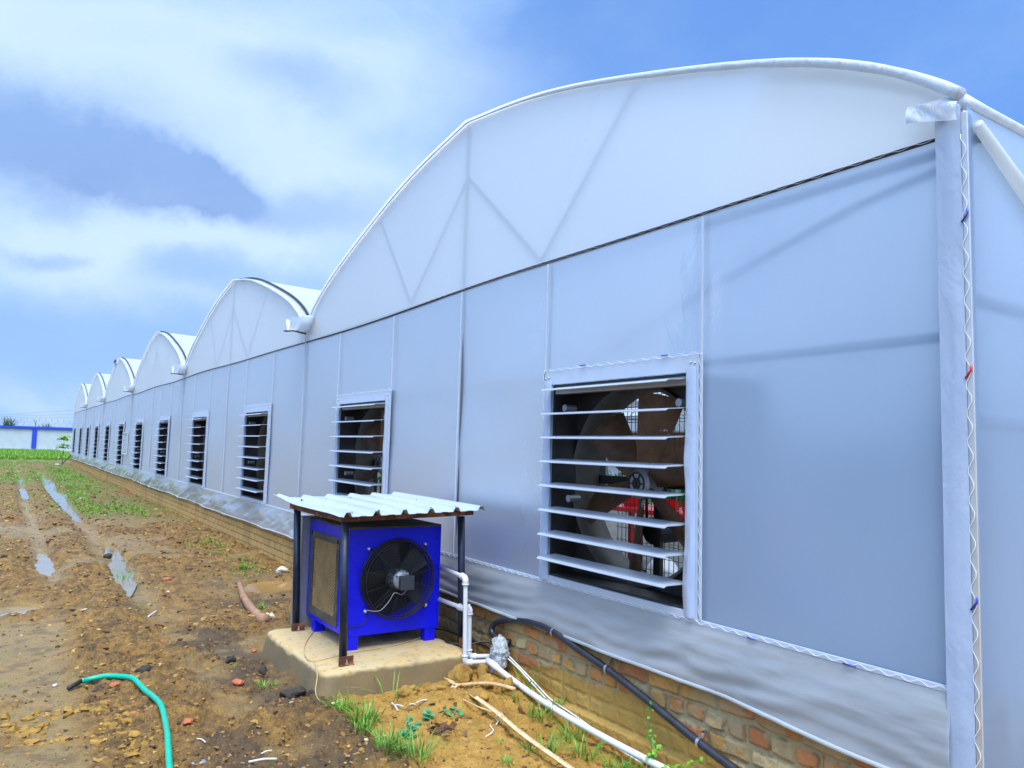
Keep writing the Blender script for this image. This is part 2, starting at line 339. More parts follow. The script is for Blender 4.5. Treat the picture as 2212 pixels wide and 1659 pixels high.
def mk_clods():
    m = mat('soil_lumps', (.2, .11, .03), .85, bump=.5, bscale=70); t = m.node_tree; p = t.nodes['Principled BSDF']
    r = N(t, 'ShaderNodeNewGeometry').outputs['Random Per Island']
    cr = N(t, 'ShaderNodeValToRGB', inp={0: r}); e = cr.color_ramp.elements; cr.color_ramp.interpolation = 'CONSTANT'
    cols = [(0, (.07, .036, .010)), (.20, (.13, .07, .018)), (.44, (.22, .12, .03)), (.66, (.31, .175, .045)), (.80, (.03, .02, .010)), (.92, (.40, .25, .07)), (.982, (.30, .10, .04)), (.992, (.5, .48, .42))]
    e[0].color = (*cols[0][1], 1)
    for q, c in cols[1:]:
        x = e.new(q) if q != cols[1][0] else e[1]; x.position = q; x.color = (*c, 1)
    t.links.new(cr.outputs[0], p.inputs['Base Color']); return m
m_lumps = mk_clods()
m_water = mat('puddle_water', (.24, .20, .13), .04, 0, .9, var=.3, vscale=3); m_water.node_tree.nodes['Principled BSDF'].inputs['IOR'].default_value = 1.8
m_waterb = mat('muddy_water', (.30, .18, .06), .10, 0, .5, var=.2, vscale=3)
def mk_brick(attr):
    m = mat('old_brick' if attr else 'far_brick', (.4, .2, .08), .9, bump=.6, bscale=60); t = m.node_tree; p = t.nodes['Principled BSDF']
    pos = N(t, 'ShaderNodeNewGeometry').outputs['Position']
    n = noise(t, pos, 7, 6, .6); n2 = noise(t, pos, 50, 6, .65)
    if attr:
        c = N(t, 'ShaderNodeVertexColor', layer_name='brick').outputs[0]
    else:
        sep = N(t, 'ShaderNodeSeparateXYZ', inp={0: vmth(t, 'ADD', pos, vmth(t, 'MULTIPLY', n.outputs['Color'], (.01, .01, .01)))})
        v = N(t, 'ShaderNodeCombineXYZ', inp={0: sep.outputs[1], 1: sep.outputs[2]})
        br = N(t, 'ShaderNodeTexBrick', inp={'Vector': v.outputs[0], 'Scale': 1., 'Brick Width': .25, 'Row Height': .09, 'Mortar Size': .011, 'Mortar Smooth': .4,
             'Color1': (.56, .31, .09, 1), 'Color2': (.42, .27, .10, 1), 'Mortar': (.15, .10, .05, 1), 'Bias': -.2})
        c = mix(t, mth(t, 'MULTIPLY_ADD', n.outputs[0], 2.4, -.8, clamp=True), br.outputs[0], (.54, .35, .10))
        vs_ = noise(t, vmth(t, 'MULTIPLY', pos, (1, 1, .05)), .8, 5, .6)
        c = mix(t, N(t, 'ShaderNodeMapRange', inp={0: vs_.outputs[0], 1: .55, 2: .68, 3: 0., 4: .6}).outputs[0], c, (.15, .08, .04))
        b2 = N(t, 'ShaderNodeBump', inp={'Strength': .7, 'Distance': .02, 'Height': mth(t, 'ADD', br.outputs[1], mth(t, 'MULTIPLY', n2.outputs[0], -.3))}); b2.invert = True
        t.links.new(b2.outputs[0], p.inputs['Normal'])
    c = mix(t, N(t, 'ShaderNodeMapRange', inp={0: n2.outputs[0], 1: .58, 2: .72, 3: 0., 4: .5}).outputs[0], c, (.26, .17, .07))
    c = mix(t, N(t, 'ShaderNodeMapRange', inp={0: n2.outputs[0], 1: .42, 2: .30, 3: 0., 4: .55}).outputs[0], c, (.16, .07, .03))
    t.links.new(c, p.inputs['Base Color']); return m
m_brick = mk_brick(True); m_brickf = mk_brick(False)

# ------------------------------------------------------------------ ground
Y0, HS, HK, BAY, NB, DEP = 1.454, 2.932, 4.382, 8.0, 6, 22.0
POOLS = {
 'a': [(-1.80, 36), (-1.55, 32.4), (-1.72, 27), (-1.45, 26.1), (-1.74, 22.2), (-1.72, 19.3), (-1.78, 16.8), (-1.9, 16.6), (-1.97, 20.1), (-2.03, 24), (-2.02, 29.8)],
 'b': [(-1.80, 13.0), (-1.69, 12.8), (-1.66, 11.45), (-1.73, 10.2), (-1.84, 9.0), (-1.95, 8.65), (-1.99, 9.5), (-1.95, 10.8)],
 'c': [(-2.66, 12.5), (-2.53, 12.3), (-2.5, 10.8), (-2.60, 10.4), (-2.72, 10.8)],
 'd': [(-2.66, 33), (-2.48, 33), (-2.46, 30.3), (-2.64, 30)],
 'e': [(-2.69, 27.7), (-2.52, 27.7), (-2.50, 23.2), (-2.66, 23)],
 'f': [(-3.45, 8.74), (-2.92, 8.68), (-2.74, 8.52), (-2.82, 8.22), (-3.45, 8.08)],
 'g': [(-.98, 8.6), (-.60, 9.1), (-.15, 8.95), (-.30, 8.42), (-.66, 8.27)]}
def polyd(x, y, P, asp=1.):      # signed distance to polygon (negative inside)
    P = np.array(P); d = np.full(np.shape(x), 1e9); ins = np.zeros(np.shape(x), bool)
    for i in range(len(P)):
        a, b = P[i], P[(i+1) % len(P)]; e = b-a
        t = np.clip(((x-a[0])*e[0]+(y-a[1])*e[1])/(e@e), 0, 1); d = np.minimum(d, np.hypot(x-a[0]-t*e[0], y-a[1]-t*e[1]))
        c = ((a[1] > y) != (b[1] > y)); ins ^= c & (x < e[0]*(y-a[1])/(e[1] if e[1] else 1e-9)+a[0])
    return np.where(ins, -d, d)
def bump1(x, c, wd): return np.exp(-((x-c)/wd)**2)
def masks(x, y):
    wob = (fbm(x, y, .7, 3, 5)-.5)*.35
    tr = bump1(x+wob*.5, -2.62, .11)*ss(y, 9, 10) + bump1(x+wob*.4, -1.86, .14)*ss(y, 7.2, 8.5)*(1-ss(y, 37, 40))     # silted wheel tracks
    tr = tr + bump1(y+wob, 8.5, .22)*ss(x, -2.5, -2.8) + bump1(y+wob, 15.2, .7)*ss(x, -2.5, -2.7)
    flat = ss(fbm(x, y, 1.1, 5, 21), .54, .62)*ss(y, 20, 14)*.75
    flat = np.maximum(flat, ss(-x+wob*1.2, 2.50, 2.75)*ss(y, 8.3, 7.6)*.9*(1-.75*ss(fbm(x, y, 2.2, 4, 43), .47, .56)*ss(y, 5.9, 5.3)))
    flat = np.maximum(flat, .6*ss(x+wob, -2.05, -1.9)*ss(x, -1.3, -1.5)*ss(y+wob*3, 9, 7.5)*ss(fbm(x, y, 2.6, 5, 41), .46, .58))
    flat = np.maximum(flat, .8*np.exp(-((x+.6)/.7)**2-((y-8.6)/1.0)**2))
    flat = np.clip(np.maximum(flat, tr), 0, 1)
    och = ss(x + (fbm(x, y, 3, 4, 9)-.5)*.35, -1.36, -1.24)*ss(y+(fbm(x, y, 3, 3, 2)-.5)*.3, 4.95, 4.6)
    dark = np.maximum(ss(fbm(x, y, 1.9, 5, 13), .52, .62)*.8, 0)*ss(y, 11, 7)*ss(x, -2.4, -2.0)
    dark = np.maximum(dark, .85*ss(fbm(x, y, 5, 4, 33), .42, .55)*np.exp(-((x+1.55)/.22)**2-((y-5.0)/.7)**2))
    dark = np.maximum(dark, .85*ss(fbm(x, y, 5, 4, 34), .40, .55)*np.exp(-((x+1.5)/.25)**2-((y-3.8)/.5)**2)); dark = dark*(1-och)
    return flat*(1-och), och, np.clip(dark, 0, 1)
def height(x, y, fine=True):
    flat, och, dark = masks(x, y)
    rough = (1-flat)*(1-.45*och)
    far = ss(y, 70, 45)
    h = .075*bump1(x, -2.24+(fbm(x, y, .4, 2, 8)-.5)*.2, .22)*ss(y, 4, 8)*far + .06*bump1(x, -3.0, .24)*ss(y, 8.7, 9.6)*far
    h = h + .05*bump1(x, -1.45, .22)*ss(y, 9, 12)*far + .07*bump1(x, -.12, .28)*ss(y, 9, 11)*far*fbm(x, y, 1.5, 3, 4)
    h = h + .05*bump1(y, 9.35, .45)*ss(x, -2.35, -2.6)*ss(x, -3.6, -3.2)
    h = h - .105*ss(y, 4.45, 3.6)*ss(x, -.75, -.32) - .02*ss(y, 4.3, 3)*och
    h = h - .016*bump1(x, -1.86, .15)*ss(y, 7.2, 8.5)*ss(y, 40, 37) - .016*bump1(x, -2.62, .12)*ss(y, 9, 10)*far
    h = h + .055*np.exp(-((x+.62)/.42)**2-((y-4.28)/.22)**2)
    h = h + rough*((fbm(x, y, 4.2, 3, 1)-.42)*.10 + (.5-np.abs(fbm(x, y, 11, 3, 6)-.5)*2.6)*.046)
    if fine: h = h + (.15+.85*rough)*((.5-np.abs(fbm(x, y, 26, 3, 16)-.5)*2.6)*.022 + (fbm(x, y, 60, 2, 18)-.5)*.010)
    h = h + (1-rough)*(fbm(x, y, 1.5, 3, 3)-.5)*.012
    h = np.where((np.abs(x) > 40) | (y > 120) | (y < -30), h*.2, h)
    for k, P in POOLS.items():
        P_ = np.array(P); bb = (x > P_[:, 0].min()-.3) & (x < P_[:, 0].max()+.3) & (y > P_[:, 1].min()-.5) & (y < P_[:, 1].max()+.5)
        if not bb.any(): continue
        d = polyd(x[bb], y[bb], P) + (fbm(x[bb], y[bb], 6, 3, 12)-.5)*.10
        s = ss(d, -.02, .05); hb = h[bb]
        h[bb] = hb*s + (-.045)*(1-s); m2 = (d > .0) & (d < .25); 
        hh = h[bb]; hh[m2] = np.maximum(hh[m2], -.012+.0*hh[m2]); h[bb] = hh
    return h
CX, CY = -3.123, 0.
rr = np.concatenate([[.02, .3, .6, .9], np.arange(1.2, 2.6, .06), np.arange(2.6, 7, .0125), np.arange(7, 12, .026), 12*1.0085**np.arange(0, 262), np.geomspace(112, 3000, 24)])
th = np.concatenate([np.linspace(-175, -30, 30), np.linspace(-29, -4, 26), np.linspace(-3.6, 62, 640), np.linspace(63, 178, 50)])
TH, RR = np.meshgrid(np.radians(th), rr)
gx = CX + RR*np.sin(TH); gy = CY + RR*np.cos(TH)
gz = height(gx, gy)
fl, oc, dk = masks(gx, gy)
grassy = .6*np.clip(ss(gy, 56, 60)*.9 + ss(fbm(gx, gy, .35, 3, 50), .5, .62)*ss(gy, 12, 22)*.75 + ss(gx, -1.75, -1.2)*ss(fbm(gx, gy, .5, 3, 51), .42, .58)*ss(gy, 14, 20)*.8, 0, .9)
attr = np.stack([1-fl, oc, dk, grassy], -1)
gridobj('ground', np.stack([gx, gy, gz], -1), m_soil, attr={'soil': attr}, kind='structure')
def hz(x, y): return float(height(np.array([float(x)]), np.array([float(y)]), False)[0])

# puddles
for k, P in POOLS.items():
    P_ = np.array(P); c = P_.mean(0); n = len(P)
    Q = [(float(p[0] + np.sign(p[0]-c[0])*.07), float(p[1] + np.sign(p[1]-c[1])*.12)) for p in P]
    mb = MB(); mb.add([(x, y, -.02) for x, y in Q], [tuple(range(n))]); mb.build('water', m_waterb if k == 'g' else m_water, kind='structure')

# ------------------------------------------------------------------ rocks, lumps
bm = bmesh.new(); bmesh.ops.create_icosphere(bm, subdivisions=1, radius=1); bm.verts.index_update()
ICO1 = np.array([v.co[:] for v in bm.verts]); ICO1F = np.array([[v.index for v in f.verts] for f in bm.faces]); bm.free()
def ico(sub):
    bm = bmesh.new(); bmesh.ops.create_icosphere(bm, subdivisions=sub, radius=1); bm.verts.index_update()
    V = np.array([v.co[:] for v in bm.verts]); Fc = [[v.index for v in f.verts] for f in bm.faces]; bm.free(); return V, Fc
def lumps(name, P, S, m, **k):
    n = len(P); nv = len(ICO1); J = 1 + (RNG.random((n, nv, 1))-.5)*1.1
    sc_ = np.stack([S*(.7+.9*RNG.random(n)), S*(.7+.9*RNG.random(n)), S*(.4+.5*RNG.random(n))], -1)
    a = RNG.random(n)*6.28; V = ICO1[None]*J*sc_[:, None]
    x = V[..., 0]*np.cos(a)[:, None]-V[..., 1]*np.sin(a)[:, None]; y = V[..., 0]*np.sin(a)[:, None]+V[..., 1]*np.cos(a)[:, None]
    V = np.stack([x, y, V[..., 2]], -1) + P[:, None]
    Fq = (ICO1F[None] + (np.arange(n)*nv)[:, None, None]).reshape(-1, 3)
    me = bpy.data.meshes.new(name); me.vertices.add(n*nv); me.vertices.foreach_set('co', V.reshape(-1).astype(np.float32))
    me.loops.add(len(Fq)*3); me.loops.foreach_set('vertex_index', Fq.reshape(-1).astype(np.int32))
    me.polygons.add(len(Fq)); me.polygons.foreach_set('loop_start', (np.arange(len(Fq))*3).astype(np.int32)); me.polygons.foreach_set('use_smooth', np.zeros(len(Fq), bool))
    me.update(calc_edges=True); me.materials.append(m); o = bpy.data.objects.new(name, me); COL.objects.link(o); return tag(o, **k)
n = 130000
r_ = np.exp(RNG.uniform(np.log(2.2), np.log(32), n)); t_ = np.radians(RNG.uniform(-4, 64, n))
lx = CX + r_*np.sin(t_); ly = r_*np.cos(t_)
f_, o_, d_ = masks(lx, ly); keep = (lx < -.03) & (RNG.random(n) < (.16 + .84*(1-f_)*(1-.75*o_))) & ~((lx > -1.45) & (lx < -.1) & (ly > 4.55) & (ly < 6.1))
for k, P in POOLS.items(): keep &= polyd(lx, ly, P) > -.01
lx, ly, r_, f_ = lx[keep], ly[keep], r_[keep], f_[keep]
S = (.0026 + .010*RNG.random(len(lx))**5)*(1+np.clip(r_-3, 0, 12)*.14)*(1.0-.3*f_)
lumps('soil_crumbs', np.stack([lx, ly, height(lx, ly, False)+S*.15], -1), S, m_lumps, kind='stuff', label='small clods and crumbs of wet soil')

n = 420
lx = RNG.uniform(-3.3, -2.42, n); ly = RNG.uniform(4.2, 5.3, n); k_ = (fbm(lx, ly, 2.2, 4, 43) > .40); lx, ly = lx[k_], ly[k_]
S = .008+.026*RNG.random(len(lx))**2
m_mossy = mat('mossy_mud', (.30, .17, .025), .8, var=.4, vscale=14, bump=.8, bscale=60)
lumps('mud_lumps', np.stack([lx, ly, height(lx, ly, False)+.002], -1), S, m_mossy, kind='stuff', label='flat mossy ochre mud lumps at the lower left')
VI, FI = ico(4)
def rock(name, loc, size, m, seed=0, amp=.35, rot=0., sub=None, **k):
    V = VI.copy(); s = seed*3.7
    d = 1 + amp*((fbm(V[:, 0]*1.+V[:, 2]*.7, V[:, 1]+V[:, 2]*.4, 1.1, 2, seed)-.5)*1.8 + (fbm(V[:, 0]+V[:, 2], V[:, 1]-V[:, 2], 3.2, 4, seed+2)-.5)*.9)
    V = V*d[:, None]
    rg = np.random.default_rng(seed+5)          # flatten by a few random cuts so the lump has broken faces
    for _ in range(7):
        nrm = rg.normal(size=3); nrm /= np.linalg.norm(nrm); dd = V@nrm; V = V - np.clip(dd-.78, 0, None)[:, None]*nrm*.85
    V = V*np.array(size); c, s_ = math.cos(rot), math.sin(rot)
    V = np.stack([V[:, 0]*c-V[:, 1]*s_, V[:, 0]*s_+V[:, 1]*c, V[:, 2]], -1)
    return MB().add(V, FI).build(name, m, None, True, loc, **k)
G1 = 'broken clods of ochre soil beside the concrete pad'
for i, (x, y, s, lb) in enumerate([
  (-.47, 4.52, (.085, .065, .085), 'big rounded ochre soil clod, largest of those below the pipe elbow'),
  (-.29, 4.53, (.045, .04, .06), 'ochre clod between the largest clod and the plastic wrap'),
  (-.54, 4.17, (.07, .05, .038), 'ochre clod lying against the bamboo strip near its top end'),
  (-.255, 4.26, (.05, .045, .05), 'ochre clod standing under the long white pipe'),
  (-.285, 4.0, (.05, .045, .042), 'small ochre clod nearest the camera under the long white pipe'),
  (-.73, 4.40, (.08, .05, .038), 'crumbling ochre clod between the round clod and the largest one'),
  (-.36, 4.37, (.09, .05, .045), 'wide ochre clod behind the forked branch'),
  (-.905, 4.44, (.068, .05, .05), 'smooth round ochre clod with a grass stalk across it'),
  (-1.19, 4.27, (.085, .06, .022), 'flat ochre clod beside the grass at the corner of the pad')]):
    rock('soil_clod', (x, y, hz(x, y)+s[2]*.45), s, m_clod, i+1, .5, i*1.3, label=lb, category='soil clod', group=G1)
G2 = 'dark lumps of wet muck'
for i, (x, y, s, lb) in enumerate([
  (-1.50, 4.86, (.075, .05, .035), 'blackish wet lump by the front left corner of the concrete pad'),
  (-1.66, 5.75, (.045, .03, .028), 'dark lump between the green hose and the pad, farthest from the pad'),
  (-1.52, 5.46, (.05, .035, .03), 'dark lump against the left flank of the concrete pad'),
  (-2.25, 5.65, (.05, .04, .025), 'dark lump just behind the bend of the green hose'),
  (-1.38, 4.78, (.05, .045, .03), 'dark brown lump pressed against the foot of the pad corner')]):
    rock('muck_lump', (x, y, hz(x, y)+s[2]*.4), s, m_dark, i+31, .6, i*2.1, label=lb, category='muck lump', group=G2)
G3 = 'broken pieces of red brick on the mud'
for i, (x, y, s, lb) in enumerate([
  (-1.515, 9.3, .05, 'red brick piece beside the long puddle, farthest from the camera'),
  (-2.0, 6.57, .035, 'red brick piece between the puddle end and the blue cooler'),
  (-2.44, 5.50, .035, 'flat red brick piece touching the inner side of the green hose bend'),
  (-2.39, 4.98, .032, 'red brick piece lying inside the curve of the green hose'),
  (-2.154, 4.663, .032, 'red brick piece just right of the green hose'),
  (-1.735, 5.27, .042, 'worn orange brick piece half sunk in mud near the pad'),
  (-1.43, 6.02, .025, 'small red brick piece at the back left corner of the pad')]):
    rock('brick_piece', (x, y, hz(x, y)+.01), (s, s*.75, s*.5), m_brickred, i+51, .4, i*1.7, label=lb, category='brick piece', group=G3)
G4 = 'pale stones near the pad corner'
for i, (x, y, s, lb) in enumerate([
  (-1.38, 4.46, .016, 'round pale shell lying at the foot of the pad among grass'),
  (-1.395, 3.92, .018, 'grey rounded pebble between the two grass clumps'),
  (-1.31, 3.89, .013, 'flat pale pebble right of the grey rounded pebble'),
  (-1.496, 3.67, .011, 'small tan pebble at the lower edge left of the grass'),
  (-2.75, 5.77, .02, 'white chip on the sandy mud left of the hose tip'),
  (-1.026, 7.07, .02, 'white shell chip at the end of the fallen branch'),
  (-1.61, 8.63, .02, 'white chip near the end of the long puddle')]):
    rock('pebble', (x, y, hz(x, y)+.008), (s, s*.7, s*.55), m_chalk, i+71, .3, i, label=lb, category='pebble', group=G4)

# ------------------------------------------------------------------ greenhouse
def B0(b): return Y0 + BAY*b
_d = np.array([0, .5, 1, 1.5, 2, 2.5, 3, 3.4, 3.7, 3.9, 4.]); _h = np.array([1.452, 1.385, 1.29, 1.175, 1.035, .88, .70, .535, .385, .25, .15])
_pf = np.polyfit(_d, _h, 5)
def arch(y, b): return HS + np.polyval(_pf, np.abs(y-B0(b)-4)).clip(.1)
def seam(y): return HS - .045*np.exp(-((np.asarray(y)-9.2)/2.6)**2) - .012*np.sin(np.asarray(y)*1.1)*ss(y, 3, 6)
gh = empty('greenhouse', (0, Y0, 0), label='long white plastic greenhouse with six arched gables on a low brick wall', cat='greenhouse')
GL = Vector((0, Y0, 0))
def G(o): o.matrix_parent_inverse = Matrix.Translation(-GL); return o
WZ0, WZ1 = .727, 2.165
wins = []                      # film openings: (y0, y1) of every fan
for b in range(NB): wins += [(B0(b)+1.375, B0(b)+2.770), (B0(b)+5.355, B0(b)+6.755)]
hole = (.80-.02, 2.09)
for b in range(NB):
    ya, yb = B0(b), B0(b)+BAY
    st = .05 if b == 0 else .1
    ys = np.unique(np.concatenate([np.arange(ya, yb, st), [yb]] + [[w0+.05, w1-.05] for w0, w1 in wins if ya < w0 < yb]))
    zt = np.linspace(0, 1, 46)
    Yg, Tg = np.meshgrid(ys, zt)
    Zg = WZ0 + Tg*(seam(Yg)-WZ0)
    # snap two rows of the sheet to the opening
    for zv in hole:
        i = np.argmin(np.abs(Zg[:, 0]-zv)); Zg[i, :] = zv
    Xg = -.004 + (fbm(Yg, Zg, .8, 3, 60)-.5)*.05*np.sin(np.clip((Zg-WZ0)/(HS-WZ0), 0, 1)*math.pi) + (fbm(Yg, Zg*.35, 5, 2, 61)-.5)*.006
    P = np.stack([Xg, Yg, Zg], -1)
    yc = (Yg[:-1, :-1]+Yg[1:, 1:])/2; zc = (Zg[:-1, :-1]+Zg[1:, 1:])/2; mk = np.ones(yc.shape, bool)
    for w0, w1 in wins: mk &= ~((yc > w0+.05) & (yc < w1-.05) & (zc > hole[0]) & (zc < hole[1]))
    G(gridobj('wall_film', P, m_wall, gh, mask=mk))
    # gable
    ys = np.linspace(ya, yb, 81); Yg, Tg = np.meshgrid(ys, np.linspace(0, 1, 24))
    z0 = seam(Yg)+.012; Zg = z0 + Tg*(arch(Yg, b)-z0)
    Xg = -.006 + (fbm(Yg, Zg, .9, 3, 70+b)-.5)*.008*np.sin(Tg*math.pi)
    G(gridobj('gable_film', np.stack([Xg, Yg, Zg], -1), m_gable, gh))
    # barrel roof
    xs = np.concatenate([[-.05, 0, .1, .3], np.arange(1, DEP+.1, 1.)]); ys = np.linspace(ya+.02, yb-.02, 97)
    Xg, Yg = np.meshgrid(xs, ys); Zg = arch(Yg, b) + .012 - .02*np.abs(np.sin(Xg*math.pi/2))*(Xg > .3) + (fbm(Xg, Yg, 1.2, 3, 80+b)-.5)*.03*(Xg > .2)
    G(gridobj('roof_film', np.stack([Xg, Yg, Zg], -1), m_roof, gh))
    # wrapped hem along the arch
    yy = np.linspace(ya+(-.01 if b == 0 else .06), yb-.06, 121); hem = MB()
    big = (.006 + .016*ss(yy, ya+4.2, ya+.2)) if b == 0 else (.009 + .012*ss(yy, ya+4.3, ya+3.2))
    rad = big*(1+.45*(fbm(yy, yy*0, 5, 4, 5)-.5))
    hem.tube([(-.03-r*.3, y, float(arch(y, b))-r*.35) for y, r in zip(yy, rad)], list(rad), 10)
    G(hem.build('arch_hem', m_hem, gh, True))
    # black batten over the arch
    bt = MB()
    def off(y, o):
        e = .01; s = (arch(y+e, b)-arch(y-e, b))/(2*e); L = math.hypot(1, s); return (y - s/L*o, float(arch(y, b)) + o/L)
    if b == 0:
        pts = [off(y, .034) for y in np.linspace(ya+4.02, yb-.06, 60)]; rad = [.020-.013*min(1, i/7) + .011*max(0, (i-44)/15) for i in range(60)]
    else:
        pts = [off(y, .035) for y in np.linspace(ya+.22, yb-.06, 90)]; rad = [.017 if i < 50 else max(.006, .017-.0016*(i-50)) for i in range(90)]
    bt.tube([(.03 if b == 0 else .06, y, z) for y, z in pts], rad, 8)
    G(bt.build('batten', m_black, gh, True))
    # ridge line rail
    rl = MB(); rl.tube([(.1, ya+4.15, float(arch(ya+4.15, b))+.03), (DEP, ya+4.15, float(arch(ya+4.15, b))+.02)], .012, 6)
    G(rl.build('ridge_rail', m_galv, gh, True))
    # steel frame behind the film: king post, diagonals, arch tubes, rails
    kp = MB(); kp.tube([(.030, ya+4, 0.4), (.030, ya+4, float(arch(ya+4, b))-.03)], .032, 10); G(kp.build('king_post', m_frame, gh, True))
    tr = []
    for a, c in (((5.82, None), (5.01, 2.97)), ((5.01, 2.97), (4.02, 3.88)), ((3.98, 3.9), (2.90, 2.97)), ((2.90, 2.97), (1.93, None))):
        q = []
        for yv, zv in (a, c): q.append((.017, ya+yv, zv if zv else float(arch(ya+yv, b))-.04))
        d_ = MB(); d_.tube(q, .017, 8); G(d_.build('truss_diagonal', m_frame, gh, True))
    for x in (.04, 4, 8, 12, 16, 20):
        a_ = MB(); yy = np.linspace(ya+.05, yb-.05, 40); a_.tube([(x+.05, y, float(arch(y, b))-.045) for y in yy], .022, 8); G(a_.build('arch_tube', m_galv, gh, True))
        a_ = MB(); a_.tube([(x+.06, ya, 2.93), (x+.06, yb, 2.93)], .024, 8); G(a_.build('tie_bar', m_galv, gh, True))
        if x > 1 : 
            for s_ in ((ya+.1, 2.1, ya+1.6, 3.1),): 
                a_ = MB(); a_.tube([(x, ya, 2.0), (x, ya+1.5, 3.0)], .02, 6); G(a_.build('knee_brace', m_galv, gh, True))
    # inner rail and knee braces close behind the wall film (their blurred shapes show through it)
    a_ = MB(); a_.tube([(.11, ya+(.12 if b == 0 else 0), 2.13), (.11, yb, 2.13)], .024, 8); G(a_.build('inner_rail', m_galv, gh, True))
    for q in (((.12, ya+4.75, 2.1), (.12, ya+4.2, 2.92)), ((.14, ya+2.95, 2.12), (.14, ya+1.4, 2.60), (.15, ya+.6, 2.82), (.16, ya+.12, 2.90))):
        a_ = MB(); a_.tube(q, .018, 8); G(a_.build('knee_brace', m_galv, gh, True))
for b in range(NB+1):
    for x in (.05, 4, 8, 12, 16, 20):
        if b in (0, NB) or True:
            a_ = MB(); a_.tube([(x, B0(b)+(.06 if b == 0 else 0), -.1), (x, B0(b)+(.06 if b == 0 else 0), 3.02)], .042, 10); G(a_.build('column', m_galv, gh, True))
    if 0 < b < NB:                      # gutter with its plastic-wrapped end sticking out
        y = B0(b); g = MB()
        sec = [(-.27, .16), (-.25, .165), (-.09, .02), (.09, .02), (.25, .165), (.27, .16), (.10, -.005), (-.10, -.005)]
        xs = [-.16, 0, DEP]; V = []
        for x in xs: V += [(x, y+a, 3.035+c) for a, c in sec]
        k = len(sec); Fc = [tuple(range(k))[::-1], tuple(2*k+i for i in range(k))]
        for i in range(2):
            for j in range(k): Fc.append((i*k+j, i*k+(j+1) % k, (i+1)*k+(j+1) % k, (i+1)*k+j))
        g.add(V, Fc); G(g.build('gutter', m_roof, gh, False))
        w_ = MB()                       # film flap folded over the gutter end
        uu = np.linspace(-1, 1, 13); xx = np.linspace(-.25, .02, 7); U, X = np.meshgrid(uu, xx)
        Yw = y + .02 + U*.21*(1-.5*(X < -.2)); Zw = 3.02 + .17*np.abs(U)**1.5 + (fbm(U*3, X*8, 1, 3, b)-.5)*.04 - (X+.25)*.02
        w_.grid(np.stack([X, Yw, Zw], -1))
        G(w_.build('gutter_flap', m_hem, gh, True))
        w_ = MB(); w_.tube([(-.26, y+.14, 3.03), (-.27, y+.0, 3.012), (-.22, y-.1, 3.01), (-.03, y-.02, 3.0)], .011, 6); G(w_.build('gutter_lip', m_black, gh, True))
# seams: dark channel at eaves, wire zigzag
L = NB*BAY
ysm = np.arange(Y0, Y0+L+.01, .1)
s_ = MB(); P = []
for dz, x in ((-.009, -.012), (.008, -.014), (.012, -.004)):
    P.append(np.stack([np.full(len(ysm), x), ysm, seam(ysm)+dz], -1))
s_.grid(np.stack(P)); G(s_.build('eave_channel', m_black, gh))
def zig(P0, P1, side, amp, pitch, r, m=m_wire, name='zigzag_wire'):
    P0 = np.array(P0); P1 = np.array(P1); n = max(2, int(np.linalg.norm(P1-P0)/pitch)); q = []
    for i in range(n+1):
        c = P0+(P1-P0)*i/n; s = 1 if i % 2 else -1
        q += [c + np.array(side)*amp*s - (P1-P0)/n*.18, c + np.array(side)*amp*s + (P1-P0)/n*.18]
    z = MB(); z.tube(q, r, 5); return G(z.build(name, m, gh, True))
for y1, y2 in ((Y0+.05, Y0+4), (Y0+4, Y0+8), (Y0+8, Y0+16)):
    zig((-.02, y1, float(seam(y1))), (-.02, y2, float(seam(y2))), (0, 0, 1), .004, .05, .0014, m_galv)
def strip(lo, hi, name='film_channel', m=m_alu):
    s = MB(); s.box(lo, hi, .002); return G(s.build(name, m, gh))
ys_c = []
for b in range(NB):
    for o_ in (1.355, 2.785, 5.335, 6.775):
        ys_c.append(B0(b)+o_)
    ys_c.append(B0(b)+4.0)
for y in ys_c:
    strip((-.030, y-.008, WZ0+.01), (-.022, y+.008, float(seam(y))-.02), m=m_flange)
for b in range(NB):
    strip((-.028, B0(b+1)-.014, WZ0+.01), (-.02, B0(b+1)+.014, HS+.05), m=m_hem)
strip((-.026, Y0, WZ0-.013), (-.016, Y0+L, WZ0+.013), 'skirt_channel', m_flange)
zig((-.031, Y0+.08, WZ0), (-.031, Y0+8, WZ0), (0, 0, 1), .007, .042, .0014)
zig((-.031, Y0+8, WZ0), (-.031, Y0+16, WZ0), (0, 0, 1), .007, .042, .0014)
for w0, w1 in wins[:3]:
    zig((-.034, w0-.02, 2.155), (-.034, w1+.02, 2.155), (0, 0, 1), .008, .05, .0014)
    zig((-.036, w0-.02, WZ0+.03), (-.036, w0-.02, 2.15), (0, 1, 0), .006, .04, .0014)
    zig((-.036, w1+.015, WZ0+.03), (-.036, w1+.015, 2.15), (0, 1, 0), .006, .04, .0014)
for (p, q) in (((-.034, 1.93, WZ0-.006), (-.034, 1.99, WZ0-.006)), ((-.034, 2.45, WZ0-.008), (-.034, 2.50, WZ0-.008)), ((-.04, 3.05, 2.163), (-.04, 3.10, 2.163)), ((-.04, 3.78, 2.163), (-.04, 3.84, 2.163))):
    z = MB(); z.tube([p, q], .0035, 6); G(z.build('wire_sleeve', m_wireblue, gh, True))
